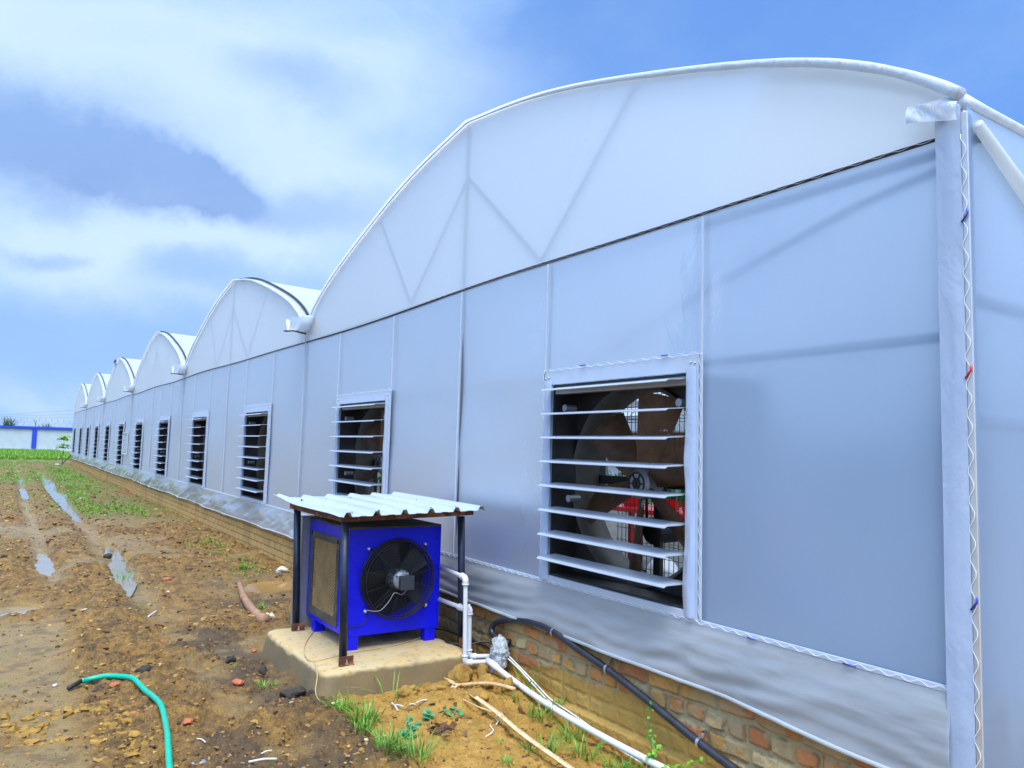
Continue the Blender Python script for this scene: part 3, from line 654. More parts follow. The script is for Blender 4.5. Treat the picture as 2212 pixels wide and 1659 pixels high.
# skirt
ys = np.concatenate([np.arange(Y0+.085, Y0+10, .03), np.arange(Y0+10, Y0+L+.01, .07)]); tt = np.linspace(0, 1, 16)
Yg, Tg = np.meshgrid(ys, tt)
bot = .425 + (fbm(ys, ys*0, .5, 3, 90)-.5)*.07 - .07*ss(ys, 3, 1.5); Zg = WZ0 - Tg*(WZ0-bot[None])
wr = ss(Yg, 5, 12)
Xg = -.022 - .028*np.sin(Tg*math.pi*.55) - (fbm(Yg*.8, Zg*3.5+Yg*.8, 2.2, 4, 91)-.5)*(.045+.025*wr)*np.sin(np.clip(Tg*1.3, 0, 1)*math.pi/2) - .012*np.abs(np.sin(Zg*38+fbm(Yg, Zg, 1, 3, 3)*9))*(1-wr)*Tg
Xg = np.minimum(Xg, -.016)
G(gridobj('skirt_film', np.stack([Xg, Yg, Zg], -1), m_skirt, gh))
hm = MB(); yy = ys[::2]; hm.tube([(float(np.interp(y, ys, Xg[-1]))-.001, y, float(np.interp(y, ys, bot))) for y in yy], .011, 6); G(hm.build('skirt_hem', m_gable, gh, True))
# corner post cover, side wall, brace tube, wrapped knot
c_ = MB(); zz = np.linspace(-.2, 3.03, 60); uu = np.linspace(0, 1, 9)
U, Zg = np.meshgrid(uu, zz); Yc = Y0+.095 - U*.100; Xc = -.040 - .003*np.sin(U*math.pi) - (fbm(U*1.5, Zg*1.5, 1, 3, 77)-.5)*.012
c_.grid(np.stack([Xc, Yc, Zg], -1)); G(c_.build('corner_cover', m_cover, gh, True))
strip((-.036, Y0-.028, -.2), (-.026, Y0-.004, 3.0), 'corner_channel', m_alu)
zig((-.041, Y0-.013, .3), (-.041, Y0-.013, 2.9), (0, 1, 0), .009, .055, .0016)
for z0, mm in ((2.55, m_wireblue), (1.05, m_wireblue), (1.93, m_reds)):
    z = MB(); z.tube([(-.044, Y0-.002, z0), (-.044, Y0-.024, z0+.03), (-.044, Y0-.024, z0+.05)], .004, 6); G(z.build('wire_sleeve', mm, gh, True))
xs = np.linspace(-.02, DEP, 90); zz = np.linspace(-.3, 3.03, 34); X, Z = np.meshgrid(xs, zz)
Ys = Y0 - .02 + (fbm(X, Z, 1.1, 3, 44)-.5)*.05*ss(X, .0, .6)
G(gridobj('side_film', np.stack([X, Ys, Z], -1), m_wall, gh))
t_ = MB(); t_.tube([(.012, Y0-.045, 2.95), (.4, Y0-.05, 2.755), (2.4, Y0-.05, 1.755)], [.022, .03, .03], 12); G(t_.build('side_brace', m_gable, gh, True))
t_ = MB(); t_.tube([(-.035, Y0+.16, 3.075), (-.03, Y0+.07, 3.065), (-.005, Y0+.0, 3.05), (.06, Y0-.02, 3.045), (.6, Y0-.02, 3.05), (DEP, Y0-.02, 3.05)], [.018, .024, .026, .022, .022, .022], 10); G(t_.build('side_eave_roll', m_hem, gh, True))
for z in (1.78, 2.27): 
    a_ = MB(); a_.tube([(.12, Y0+.10, z), (DEP, Y0+.10, z)], .03, 8); G(a_.build('side_rail', m_galv, gh, True))
V = VI.copy(); d = 1+.5*(fbm(V[:, 1]*1.2, V[:, 2]*1.2+V[:, 0], 1.6, 4, 12)-.5); V = V*d[:, None]*np.array([.026, .05, .035]); 
G(MB().add(V, FI).build('corner_wrap', m_hem, gh, True, (0, 0, 0))); o = gh.children[-1]
for o in gh.children:
    if o.name.startswith('corner_wrap'): o.matrix_parent_inverse = Matrix.Identity(4); o.location = (-.03, .05, 3.02); o.rotation_euler = (R(-18), 0, 0)
# film patch on the hem
pm = MB(); uu = np.linspace(0, 1, 10); vv = np.linspace(0, 1, 8); U, V_ = np.meshgrid(uu, vv)
Yp = Y0+.19-.20*U; Zp = 3.03+.05*U*0 + .075*V_ - .05*U - .02 + .0; Xp = -.075-.01*np.sin(U*6+V_*4)-.01*fbm(U*4, V_*4, 1, 3, 2)
pm.grid(np.stack([Xp, Yp, Zp], -1)); G(pm.build('corner_patch', m_hem, gh, True))
# small framed vent between two fans
fr = MB(); ya, yb_, za, zb = 25.78, 26.85, 1.13, 1.75
for lo, hi in (((-.05, ya, za-.04), (-.02, yb_, za)), ((-.05, ya, zb), (-.02, yb_, zb+.04)), ((-.05, ya-.06, za-.04), (-.02, ya, zb+.04)), ((-.05, yb_, za-.04), (-.02, yb_+.06, zb+.04))): fr.box(lo, hi, .004)
vw = G(fr.build('vent_frame', m_flange, gh)); pn = MB(); pn.box((-.035, ya, za), (-.03, yb_, zb)); G(pn.build('vent_pane', m_skirt, gh))

# brick base wall: real relief near the camera, shaded courses beyond
def brickwall(y0, y1, step, z0=-.35, z1=.70):
    ys = np.arange(y0, y1+step, step); zs = np.arange(z0, z1+step, step); Y, Z = np.meshgrid(ys, zs)
    wy = Y + (fbm(Y, Z, 11, 4, 1)-.5)*.032; wz = Z + (fbm(Y, Z, 9, 4, 2)-.5)*.024 + (fbm(Y, Z*0, .8, 2, 6)-.5)*.03
    ch = .098; row = np.floor(wz/ch).astype(int); header = (row % 2) == 0
    bl = np.where(header, .135, .25); u = (wy + np.where(header, .03, .1) + (TAB[row & 255, 3]*.2))/bl; ci = np.floor(u).astype(int)
    du = np.minimum(u-ci, 1-(u-ci))*bl; dv = np.minimum(wz/ch-row, 1-(wz/ch-row))*ch
    rnd = TAB[row & 255, ci & 255]; rn2 = TAB[(row+77) & 255, (ci+31) & 255]
    d = 1/(1/(du+.002)**6+1/(dv+.002)**6)**(1/6.)
    th = .005 + .010*fbm(Y, Z, 9, 3, 7) + .008*rn2
    k = ss(d, th-.004, th+.006)
    mud = ss(.10 + .11*np.exp(-((Y-3.45)/.7)**2) + (fbm(Y, Z, 3, 4, 9)-.5)*.16 - .10*ss(Y, 3.3, 2.2) - Z, -.015, .03)
    X = -(k*(.010+.010*rnd)*(1-.55*mud) + (fbm(Y, Z, 30, 4, 3)-.5)*.010 + (fbm(Y, Z, 4, 3, 13)-.5)*.012)
    lip = ss(-Z+.0*Y, .01, .03)*ss(Y, 1.2, 1.6); X = X - .03*lip
    X = np.minimum(X + .012, .02)
    b1 = np.array([.48, .22, .065]); b2 = np.array([.48, .27, .08]); b3 = np.array([.42, .17, .06]); b4 = np.array([.44, .33, .16]); mo = np.array([.31, .28, .17]); mo2 = np.array([.40, .30, .14])
    r = rnd[..., None]; cb = np.where(r < .35, b1, np.where(r < .6, b2, np.where(r < .8, b3, b4)))*(.8+.4*rn2[..., None])*(.75+.5*fbm(Y, Z, 20, 3, 8)[..., None])
    cm = mo + (mo2-mo)*fbm(Y, Z, 5, 3, 10)[..., None]
    C = cm*(1-k[..., None]) + cb*k[..., None]
    C = C*(1-.55*np.exp(-((d-th)/.0045)**2)*ss(fbm(Y, Z, 16, 3, 44), .42, .58))[..., None]
    sm = ss(fbm(Y, Z, 8, 4, 20), .52, .64)[..., None]*.75; C = C*(1-sm) + cm*sm
    my = np.array([.44, .27, .055])*(.8+.4*fbm(Y, Z, 6, 4, 11)[..., None]); a = .88*mud[..., None]; C = C*(1-a)+my*a
    return np.stack([X, Y, Z], -1), np.concatenate([C, np.ones(C.shape[:2]+(1,))], -1)
P, C = brickwall(Y0+.01, 6.2, .006)
G(gridobj('brick_base', P, m_brick, gh, attr={'brick': C}))
bb = MB(); bb.box((-.006, 6.19, -.35), (.22, Y0+L, .715)); bb.box((.03, Y0+.02, -.35), (.22, 6.19, .715)); bb.box((.22, Y0+.05, -.35), (DEP, Y0+.20, .5))
G(bb.build('brick_base', m_brickf, gh))
# interior: floor, far evaporative pad wall, rear film
fl_ = MB(); fl_.box((.24, Y0+.25, .0), (DEP-.1, Y0+L, .03)); G(fl_.build('floor', m_mulch, gh))
pd = MB(); pd.box((DEP-.15, Y0+.3, .9), (DEP, Y0+L, 2.55)); G(pd.build('cooling_pad', m_pad, gh))
rw = MB(); rw.box((DEP+.02, Y0, 0), (DEP+.05, Y0+L, 3.9)); G(rw.build('rear_film', m_gable, gh))
ew = MB(); ew.box((0.1, Y0+L-.03, 0), (DEP, Y0+L, 3.05)); G(ew.build('end_film', m_wall, gh))

# ------------------------------------------------------------------ exhaust fans
FW, FZ0, FZ1 = 1.247, .77, 2.054
fan0 = empty('exhaust_fan', (0, B0(0)+1.458, FZ0))         # origin: corner of the opening nearest the greenhouse corner
def Fb(mb, name, m, parent=None, smooth=False): return mb.build(name, m, parent or fan0, smooth)
H = FZ1-FZ0
fm = MB(); y0_, y1_ = -.085, FW+.085; z0_, z1_ = -.045, H+.10
fm.box((-.030, y0_, H), (-.012, y1_, z1_), .003); fm.box((-.030, y0_, z0_), (-.012, y1_, 0), .003); fm.box((-.0298, y0_, 0), (-.0122, 0, H)); fm.box((-.0298, FW, 0), (-.0122, y1_, H))
fo = Fb(fm, 'flange', m_flange)
# slightly crumpled film edges around the opening
for sy, yb_ in ((0, 0.), (1, FW)):
    zz = np.linspace(-.03, H+.03, 50); P = []
    for u in np.linspace(0, 1, 6):
        e = (.012*np.sin(zz*9+sy*2)+.014*(fbm(zz, zz*0+sy, 5, 3, 4)-.5)*2)
        P.append(np.stack([-.034-.012*np.sin(u*3.1)*fbm(zz, zz*0+u, 6, 3, 8)*1.5, yb_ + (-1 if sy == 0 else 1)*(u*.075-.004) + (1 if sy == 0 else -1)*np.clip(e, -.002, .03)*(1-u), zz], -1))
    Fb(MB().grid(np.stack(P)), 'film_edge', m_cover, smooth=True)
sc0 = MB()
for y, z in ((-.06, H+.05), (-.03, H+.055), (FW+.03, H+.05), (FW+.06, H+.045), (-.06, -.02), (FW+.05, -.02)):
    sc0.add(np.array(VI[:, :])*.006 + np.array([-.034, y, z]), FI)
Fb(sc0, 'screws', m_silver, smooth=True)
hb = MB()                                                         # housing: frame plus a square plate with a round mouth
hb.box((-.011, 0, 0), (.46, .014, H)); hb.box((-.011, FW-.014, 0), (.46, FW, H)); hb.box((-.011, .014, 0), (.46, FW-.014, .014)); hb.box((-.011, .014, H-.014), (.46, FW-.014, H))
Fb(hb, 'housing', m_hous)
tp = MB(); tp.box((-.008, .014, H-.065), (.05, FW-.014, H-.015), .006); Fb(tp, 'top_rail', m_galv)
cy_, cz_, rad_ = FW/2, H/2, .60
pl = MB(); nseg = 64; V = []; Fc = []
for i in range(nseg):
    a = 2*math.pi*i/nseg; ca, sa = math.cos(a), math.sin(a); k = min((FW/2-.015)/max(abs(ca), 1e-6), (H/2-.015)/max(abs(sa), 1e-6))
    V += [(.20, cy_+ca*rad_, cz_+sa*rad_), (.20, cy_+ca*k, cz_+sa*k)]
for i in range(nseg): j = (i+1) % nseg; Fc.append((2*i, 2*i+1, 2*j+1, 2*j))
pl.add(V, Fc); Fb(pl, 'mouth_plate', m_hous)
sh = MB(); V = []; Fc = []
prof = [(.17, rad_+.03), (.20, rad_), (.30, rad_-.012), (.38, rad_-.012), (.38, rad_), (.30, rad_)]
for i in range(nseg):
    a = 2*math.pi*i/nseg
    for x, r in prof: V.append((x, cy_+math.cos(a)*r, cz_+math.sin(a)*r))
kk = len(prof)
for i in range(nseg):
    j = (i+1) % nseg
    for q in range(kk-1): Fc.append((i*kk+q, i*kk+q+1, j*kk+q+1, j*kk+q))
sh.add(V, Fc); Fb(sh, 'shroud_ring', m_shr, smooth=True)
for kbl in range(6):                                              # pitched blades
    ang = R(101.4 + 60*kbl)                                       # measured from +y towards +z
    uu = np.linspace(0, 1, 12); vv = np.linspace(-.5, .5, 9); U, V_ = np.meshgrid(uu, vv)
    rr_ = .075+U*(rad_-.10); ch = .10+.20*U**.8; pt = R(38-8*1.)*(1)  # pitch
    rr_ = rr_ - .02*np.abs(V_*2)**2*U
    c_t = V_*ch; xx = .27 + c_t*math.sin(pt) + .05*(V_*2)**2*U*.8 - .02; tt_ = c_t*math.cos(pt)
    er = np.array([0, math.cos(ang), math.sin(ang)]); et = np.array([0, -math.sin(ang), math.cos(ang)])
    P = np.stack([xx, cy_+rr_*er[1]-tt_*et[1]*-1, cz_+rr_*er[2]+tt_*et[2]], -1)
    b_ = MB(); b_.grid(P); Q = P.copy(); Q[..., 0] += .006; b_.grid(Q); Fb(b_, 'blade', m_blade, smooth=True)
hbm = MB(); hbm.tube([(.19, cy_, cz_), (.21, cy_, cz_), (.33, cy_, cz_)], [.075, .095, .095], 20); hub = Fb(hbm, 'hub', m_cast, smooth=False)
hr = MB()
for r in (.03, .07): hr.tube([(.186, cy_+r*math.cos(a), cz_+r*math.sin(a)) for a in np.linspace(0, 6.283, 21)[:-1]], .006, 5, closed=True)
for a in np.linspace(0, 6.283, 7)[:-1]: hr.tube([(.186, cy_, cz_), (.186, cy_+.07*math.cos(a), cz_+.07*math.sin(a))], .005, 5)
Fb(hr, 'hub_spider', m_hous, smooth=True)
mo = MB(); mo.tube([(.34, cy_+.02, cz_-.30), (.345, cy_+.02, cz_-.30), (.36, cy_+.02, cz_-.30), (.55, cy_+.02, cz_-.30)], [.05, .085, .085, .08], 20); Fb(mo, 'motor', m_black)
sb = MB(); sb.box((.37, cy_-.03, .0), (.40, cy_+.03, cz_)); sb.box((.40, 0.01, cz_-.03), (.43, FW-.01, cz_+.03)); Fb(sb, 'support_bar', m_hous)
bl_ = MB()
for s in (-1, 1): bl_.tube([(.36, cy_+s*.09, cz_), (.36, cy_+.02+s*.06, cz_-.30)], .010, 5)
Fb(bl_, 'drive_belt', m_black)
for y, z in ((.10, H-.16), (FW-.10, H-.16), (FW-.16, .52)):
    a_ = MB(); a_.tube([(.01, y, z), (.10, y, z)], .024, 12); Fb(a_, 'spacer', m_cast, smooth=False)
gm = MB()                                                        # rear wire guard
for y in np.arange(.03, FW, .042): gm.box((.56, y-.0018, .02), (.5636, y+.0018, H-.02))
for z in np.arange(.05, H, .085): gm.box((.565, .02, z-.0018), (.5686, FW-.02, z+.0018))
Fb(gm, 'wire_guard', m_hous)
LZ = [2.03, 1.868, 1.709, 1.55, 1.39, 1.228, 1.068, .911]
lv = MB()                                                         # one louvre: bent blade with notched near end
sec = [(.022, .0), (-.03, -.006), (-.112, -.012), (-.130, -.023)]
V = []; ends = [.022, .022, .05, .055]
for q, (x, z) in enumerate(sec): V += [(x, .006+ends[q], z), (x, FW-.008, z), (x, .006+ends[q], z-.004), (x, FW-.008, z-.004)]
Fc = []
for q in range(3):
    a, b = q*4, (q+1)*4; Fc += [(a, a+1, b+1, b), (a+3, a+2, b+2, b+3), (a, b, b+2, a+2), (a+1, a+3, b+3, b+1)]
Fc += [(0, 2, 3, 1), (12, 13, 15, 14)]
lv.add(V, Fc)
lvo = []
for i, z in enumerate(LZ):
    if i == 0: o = lv.build('louvre', m_louv, fan0); pn_ = MB(); pn_.tube([(.02, 0, -.002), (.02, .03, -.002)], .009, 8); pn_.build('pivot', m_louv, o); first = o
    else: o = copy_tree(first, fan0)
    o.location = (0, 0, z-FZ0)
FANL = ['louvred fan nearest the greenhouse corner, brown blades and red bench visible through it',
 'louvred fan standing directly above the white sheet roof of the blue cooler',
 'third louvred fan from the corner, just left of the blue cooler roof',
 'fourth louvred fan from the corner, second one left of the blue cooler',
 'fifth louvred fan from the corner, third one left of the blue cooler',
 'sixth louvred fan from the corner, the one just before the small framed vent pane',
 'seventh louvred fan from the corner, directly beyond the small framed vent pane',
 'eighth louvred fan from the corner, fifth from the far end of the wall',
 'louvred fan fourth from the far end of the greenhouse wall',
 'louvred fan third from the far end of the greenhouse wall',
 'louvred fan second from the far end of the greenhouse wall',
 'louvred fan last in the row, at the far end by the leafy sapling']
GF = 'exhaust fans set in a row in the greenhouse wall'
tag(fan0, FANL[0], 'exhaust fan', GF); fans = [fan0]
for i in range(1, 12):
    c = copy_tree(fan0); c.location = (0, B0(i//2) + (1.458 if i % 2 == 0 else 5.44), FZ0); c['label'] = FANL[i]; fans.append(c)

# ------------------------------------------------------------------ things inside, seen through the nearest fans
def bench(loc, ln, lab):
    t = empty('plant_bench', loc, label=lab, cat='bench', group='red plant benches inside the greenhouse')
    a = MB(); a.box((-.3, 0, .92), (.3, ln, .97), .005); a.build('bench_top', m_reds, t)
    for x in (-.27, .27):
        for y in (.04, ln/2, ln-.04):
            a = MB(); a.box((x-.025, y-.025, 0), (x+.025, y+.025, .92)); a.build('leg', m_reds, t)
    a = MB(); a.box((-.25, .04, .30), (.25, ln-.04, .33)); a.build('lower_shelf', m_hous, t); return t
bench((2.9, 5.2, .03), 3.2, 'red metal plant bench seen through the nearest fan')
bench((2.9, 9.2, .03), 3.2, 'red metal plant bench seen through the fan above the cooler')
def leafball(mb, c, r, n, s, flat=.7, seed=0):
    rg = np.random.default_rng(seed)
    for _ in range(n):
        p = rg.normal(size=3); p /= np.linalg.norm(p); p *= r*rg.random()**.4; p[2] = abs(p[2])*flat; p += np.array(c)
        a = rg.normal(size=3); a /= np.linalg.norm(a); b = np.cross(a, rg.normal(size=3)); b /= np.linalg.norm(b); q = s*(.6+.8*rg.random())
        mb.add([p-a*q, p+b*q*.45, p+a*q, p-b*q*.45], [(0, 1, 2, 3)])
GP = 'potted green plants on the red benches'
for i, (x, y) in enumerate([(2.75, 5.45), (2.9, 5.9), (2.8, 6.4), (2.85, 9.6), (2.9, 10.2)]):
    t = empty('potted_plant', (x, y, 1.0), cat='potted plant', group=GP, label=['leafy plant in a red pot, nearest the right edge of the first fan opening', 'leafy plant in a red pot, second from the right behind the first fan', 'leafy plant in a red pot, left of the fan hub behind the first fan', 'leafy potted plant behind the right half of the second fan', 'leafy potted plant behind the left half of the second fan'][i])
    a = MB(); a.tube([(0, 0, 0), (0, 0, .11)], [.085, .12], 14); a.build('pot', m_reds, t)
    a = MB(); leafball(a, (0, 0, .12), .17, 130, .05, 1., i); a.build('foliage', m_leafc, t)
a = MB()
for i in range(30): leafball(a, (9+RNG.random()*9, 9+RNG.random()*22, .05), .9, 110, .13, .95, 100+i)
a.build('crop_rows', m_leafd, kind='stuff', label='dark green crop plants growing inside the greenhouse')
sk = rock('sack', (2.0, 5.05, .33), (.17, .24, .36), m_sack, 90, .25, label='crumpled white sack standing inside behind the nearest fan', category='sack')
def bucket(loc, m, r, h, lab):
    t = MB(); t.tube([(0, 0, 0), (0, 0, h), (0, 0, h), (0, 0, .03)], [r*.8, r, r*.93, r*.74], 20); return t.build('bucket', m, None, False, loc, label=lab, cat='bucket')
bucket((2.3, 4.62, .12), m_bluep, .16, .28, 'blue plastic bucket inside, at the lower right of the nearest fan')
bucket((2.3, 5.0, .06), m_reds, .07, .14, 'small red pot inside, left of the blue bucket')

# ------------------------------------------------------------------ concrete pad
ZP = .18
nx, ny = 60, 60
def pad_mesh():
    bm = bmesh.new(); bmesh.ops.create_cube(bm, size=2); bmesh.ops.subdivide_edges(bm, edges=bm.edges[:], cuts=47, use_grid_fill=True)
    bm.verts.index_update(); V = np.array([v.co[:] for v in bm.verts]); Fc = [[v.index for v in f.verts] for f in bm.faces]; bm.free()
    x, y, z = V.T; zz = (z+1)/2
    # round the box a little: pull corners
    p = 14; l = (np.abs(x)**p+np.abs(y)**p+np.abs(z)**p)**(1/p); x, y, z2 = x/l, y/l, z/l; zz = (z2+1)/2
    sl_ = 1-zz
    X = -.90 + x*(.475 + .045*sl_); Yv = 5.33 + y*(.645 + .05*sl_)
    X = np.where(x > 0, -.90 + x*(.62 + .02*sl_), X)
    X = X + (fbm(Yv, zz*.3+x, 3, 3, 5)-.5)*.03; Yv = Yv + (fbm(X, zz*.3+y, 3, 3, 6)-.5)*.03
    Z = -.12 + zz*(ZP+.12) + (fbm(X, Yv, 9, 4, 7)-.5)*.008*(zz > .9)
    return np.stack([X, Yv, Z], -1), Fc
V, Fc = pad_mesh(); MB().add(V, Fc).build('concrete_pad', m_conc, None, True, label='raised weathered concrete pad with sloping sides under the blue cooler', cat='concrete pad')

# ------------------------------------------------------------------ shelter over the cooler
sh = empty('cooler_shelter', (-.72, 5.34, ZP), label='white corrugated sheet roof on rusty frame and four dark posts over the cooler', cat='shelter')
SL = Vector((-.72, 5.34, ZP))
def Sx(o): o.matrix_parent_inverse = Matrix.Translation(-SL); return o
for i, (x, y, xt) in enumerate([(-1.184, 4.825, -1.214), (-1.165, 5.856, -1.20), (-.243, 4.904, -.278), (-.235, 5.87, -.27)]):
    a = MB(); a.tube([(x, y, ZP+.004), (xt, y, 1.10)], .027, 16); p_ = Sx(a.build('post', m_post, sh, True))
    a = MB(); a.box((x-.05, y-.055, ZP-.002), (x+.05, y-.049, ZP+.055)); a.box((x-.05, y-.075, ZP-.004), (x+.05, y-.0492, ZP+.004)); Sx(a.build('foot_bracket', m_rust, sh))
    a = MB(); a.tube([(x, y-.065, ZP+.004), (x, y-.065, ZP+.035)], .006, 8); a.tube([(x, y-.065, ZP+.006), (x, y-.065, ZP+.016)], .012, 6); Sx(a.build('anchor_bolt', m_silver, sh))
def angle(p, q, up=.042, side=.03, inw=(0, 1, 0), name='roof_angle'):
    p, q = Vector(p), Vector(q); u = Vector((0, 0, up)); w = Vector(inw)*side; th = .004
    a = MB(); t = Vector(inw)*th; 
    a.add([p, q, q+u, p+u, p+t, q+t, q+u+t, p+u+t], [(0, 1, 2, 3), (7, 6, 5, 4), (0, 4, 5, 1), (3, 2, 6, 7), (0, 3, 7, 4), (1, 5, 6, 2)])
    d = Vector((0, 0, th)); a.add([p+u, q+u, q+u+w, p+u+w, p+u-d, q+u-d, q+u+w-d, p+u+w-d], [(0, 1, 2, 3), (7, 6, 5, 4), (0, 4, 5, 1), (3, 2, 6, 7), (0, 3, 7, 4), (1, 5, 6, 2)])
    return Sx(a.build(name, m_rust, sh))
angle((-1.245, 4.79, 1.097), (-.243, 4.79, 1.119)); angle((-1.247, 5.90, 1.099), (-1.247, 4.792, 1.0965), inw=(1, 0, 0))
angle((-.241, 5.90, 1.121), (-.241, 4.792, 1.119), inw=(-1, 0, 0)); angle((-1.245, 5.90, 1.101), (-.243, 5.90, 1.121), inw=(0, -1, 0))
rs = MB()                                                     # trapezoid ribbed sheet
ribx = np.linspace(-1.238, -.222, 6); px = [ribx[0]-.035]; pz = [0.]
px, pz = [], []
px += [ribx[0]-.055, ribx[0]-.05]; pz += [.004, .006]
for i, x in enumerate(ribx):
    px += [x-.030, x-.013, x+.013, x+.030]; pz += [0, .020, .020, 0]
    if i < 5:
        for f_ in (.38, .41, .62, .65): px.append(x+.2032*f_); pz.append(.003 if f_ in (.41, .62) else 0)
px = np.array(px); pz = np.array(pz); ysr = np.linspace(4.715, 6.19, 14)
X, Yr = np.meshgrid(px, ysr); tt = (Yr-4.715)/1.475
Zr = 1.147 + .021*(X+1.24)/1.0*1.0 + pz[None] + .012*tt + .02*ss(tt, .6, 1)*ss(X, -1.18, -1.29)*1.3 - .010*np.sin(tt*math.pi)*ss(X, -1.0, -1.28) + (fbm(X, Yr, 3, 2, 3)-.5)*.004
Zr = Zr - .010*ss(tt, .12, 0)*(pz[None] < .01)
rs.grid(np.stack([X, Yr, Zr], -1)); Q = np.stack([X, Yr, Zr-.0025], -1); rs.grid(Q[::-1])
Sx(rs.build('roof_sheet', m_sheet, sh))
for (i, y) in ((0, 4.83), (1, 4.85), (2, 4.84), (3, 4.86), (4, 4.86), (0, 5.86), (1, 5.88), (2, 5.87), (3, 5.86), (4, 5.5)):
    x = ribx[i]+.07; z = 1.147+.021*(x+1.24)+.012*(y-4.715)/1.475
    a = MB(); a.tube([(x, y, z), (x, y, z+.004), (x, y, z+.014)], [.009, .009, .005], 8); Sx(a.build('roof_screw', m_post if (i+int(y)) % 2 else m_cast, sh))

# ------------------------------------------------------------------ blue cooler
CX0, CX1, CY0_, CY1_, CZ0, CZ1 = -1.078, -.350, 5.074, 5.885, .275, 1.014
ac = empty('air_cooler', (-.714, 5.48, ZP), label='bright blue metal cooling unit with round black fan guard on the concrete pad', cat='cooling unit')
AL = Vector((-.714, 5.48, ZP))
def A(o): o.matrix_parent_inverse = Matrix.Translation(-AL); return o
# cabinet with a round mouth on the front and a window on the left
fy, fz, fr_ = -.703, .655, .268
bd = MB(); nseg = 72; V = []; Fc = []
cxm, czm = fy, fz
for i in range(nseg):
    a = 2*math.pi*i/nseg; ca, sa = math.cos(a), math.sin(a)
    kx = ((CX1-cxm) if ca > 0 else (cxm-CX0))/max(abs(ca), 1e-6); kz = ((CZ1-czm) if sa > 0 else (czm-CZ0))/max(abs(sa), 1e-6); k = min(kx, kz)
    V += [(cxm+ca*fr_, CY0_, czm+sa*fr_), (cxm+ca*k, CY0_, czm+sa*k), (cxm+ca*fr_, CY0_+.12, czm+sa*fr_)]
crn = [(CX0, CZ0), (CX1, CZ0), (CX1, CZ1), (CX0, CZ1)]
for i in range(nseg):
    j = (i+1) % nseg; Fc += [(3*i, 3*i+1, 3*j+1, 3*j), (3*i, 3*j, 3*j+2, 3*i+2)]
bd.add(V, Fc)
for i, (x, z) in enumerate(crn):        # fill the four corner slivers
    d = [(np.hypot(v[0]-x, v[2]-z), q) for q, v in enumerate(V) if q % 3 == 1]; d.sort()
    q1, q2 = d[0][1], d[1][1]; bd.add([V[q1], V[q2], (x, CY0_, z)], [(0, 1, 2)])
wy0, wy1, wz0, wz1 = 5.235, 5.825, .309, .935
def quad(m_, *p): m_.add(list(p), [tuple(range(len(p)))])
for (ya, yb_, za, zb) in ((CY0_, wy0, CZ0, CZ1), (wy1, CY1_, CZ0, CZ1), (wy0, wy1, CZ0, wz0), (wy0, wy1, wz1, CZ1)):
    quad(bd, (CX0, ya, za), (CX0, yb_, za), (CX0, yb_, zb), (CX0, ya, zb))
quad(bd, (CX1, CY0_, CZ0), (CX1, CY1_, CZ0), (CX1, CY1_, CZ1), (CX1, CY0_, CZ1)); quad(bd, (CX0, CY1_, CZ0), (CX1, CY1_, CZ0), (CX1, CY1_, CZ1), (CX0, CY1_, CZ1))
quad(bd, (CX0, CY0_, CZ0), (CX1, CY0_, CZ0), (CX1, CY1_, CZ0), (CX0, CY1_, CZ0))
A(bd.build('cabinet', m_blue, ac))
a = MB(); a.box((CX0-.001, CY0_-.001, CZ1), (CX1+.001, CY1_+.001, CZ1+.014), .003); A(a.build('top_cover', m_dust, ac))
a = MB(); a.box((CX0+.02, CY0_+.13, CZ0+.01), (CX1-.02, CY1_-.02, CZ1-.01)); A(a.build('inner_box', m_black, ac))
for x, y in ((-1.062, 5.074), (-.455, 5.078), (-1.072, 5.70), (-.455, 5.70)):
    a = MB(); a.box((x, y+.003, ZP-.003), (x+.085, y+.073, CZ0-.0005), .003); A(a.build('leg', m_blue, ac))
# side filter window
pf = MB(); e = .004; m1, m2, m3, m4 = 5.287, 5.765, .370, .886
for (ya, yb_, za, zb) in ((wy0, m1, wz0, wz1), (m2, wy1, wz0, wz1), (m1, m2, wz0, m3), (m1, m2, m4, wz1)):
    pf.box((CX0-.008, ya, za), (CX0+.006, yb_, zb))
A(pf.build('filter_frame', m_dust, ac))
a = MB(); a.box((CX0+.012, m1-.01, m3-.01), (CX0+.05, m2+.01, m4+.01)); A(a.build('cooling_pad', m_pad, ac))
mg = MB(); wdt, hgt = m2-m1, m4-m3; pitch = .027
def dline(s):
    k = -hgt
    while k < wdt:
        a0 = max(0, -k); 
        p0 = (max(k, 0), max(0, -k)); L_ = min(wdt-p0[0], hgt-p0[1])
        if L_ > .004:
            y_0, z_0, y_1, z_1 = m1+p0[0], m3+p0[1]*1., m1+p0[0]+L_, m3+p0[1]+L_
            if s: y_0, y_1 = m1+m2-y_0, m1+m2-y_1
            mg.tube([(CX0-.001, y_0, z_0), (CX0-.001, y_1, z_1)], .0017, 4)
        k += pitch
dline(0); dline(1); A(mg.build('mesh_grille', m_mesh, ac))
a = MB()
for z in (.915, .90): a.tube([(CX0-.012, 5.25, z), (CX0-.012, 5.262, z)], .008, 8); a.tube([(CX0-.012, 5.80, z+.01), (CX0-.012, 5.81, z+.01)], .008, 8)
A(a.build('latch', m_black, ac))
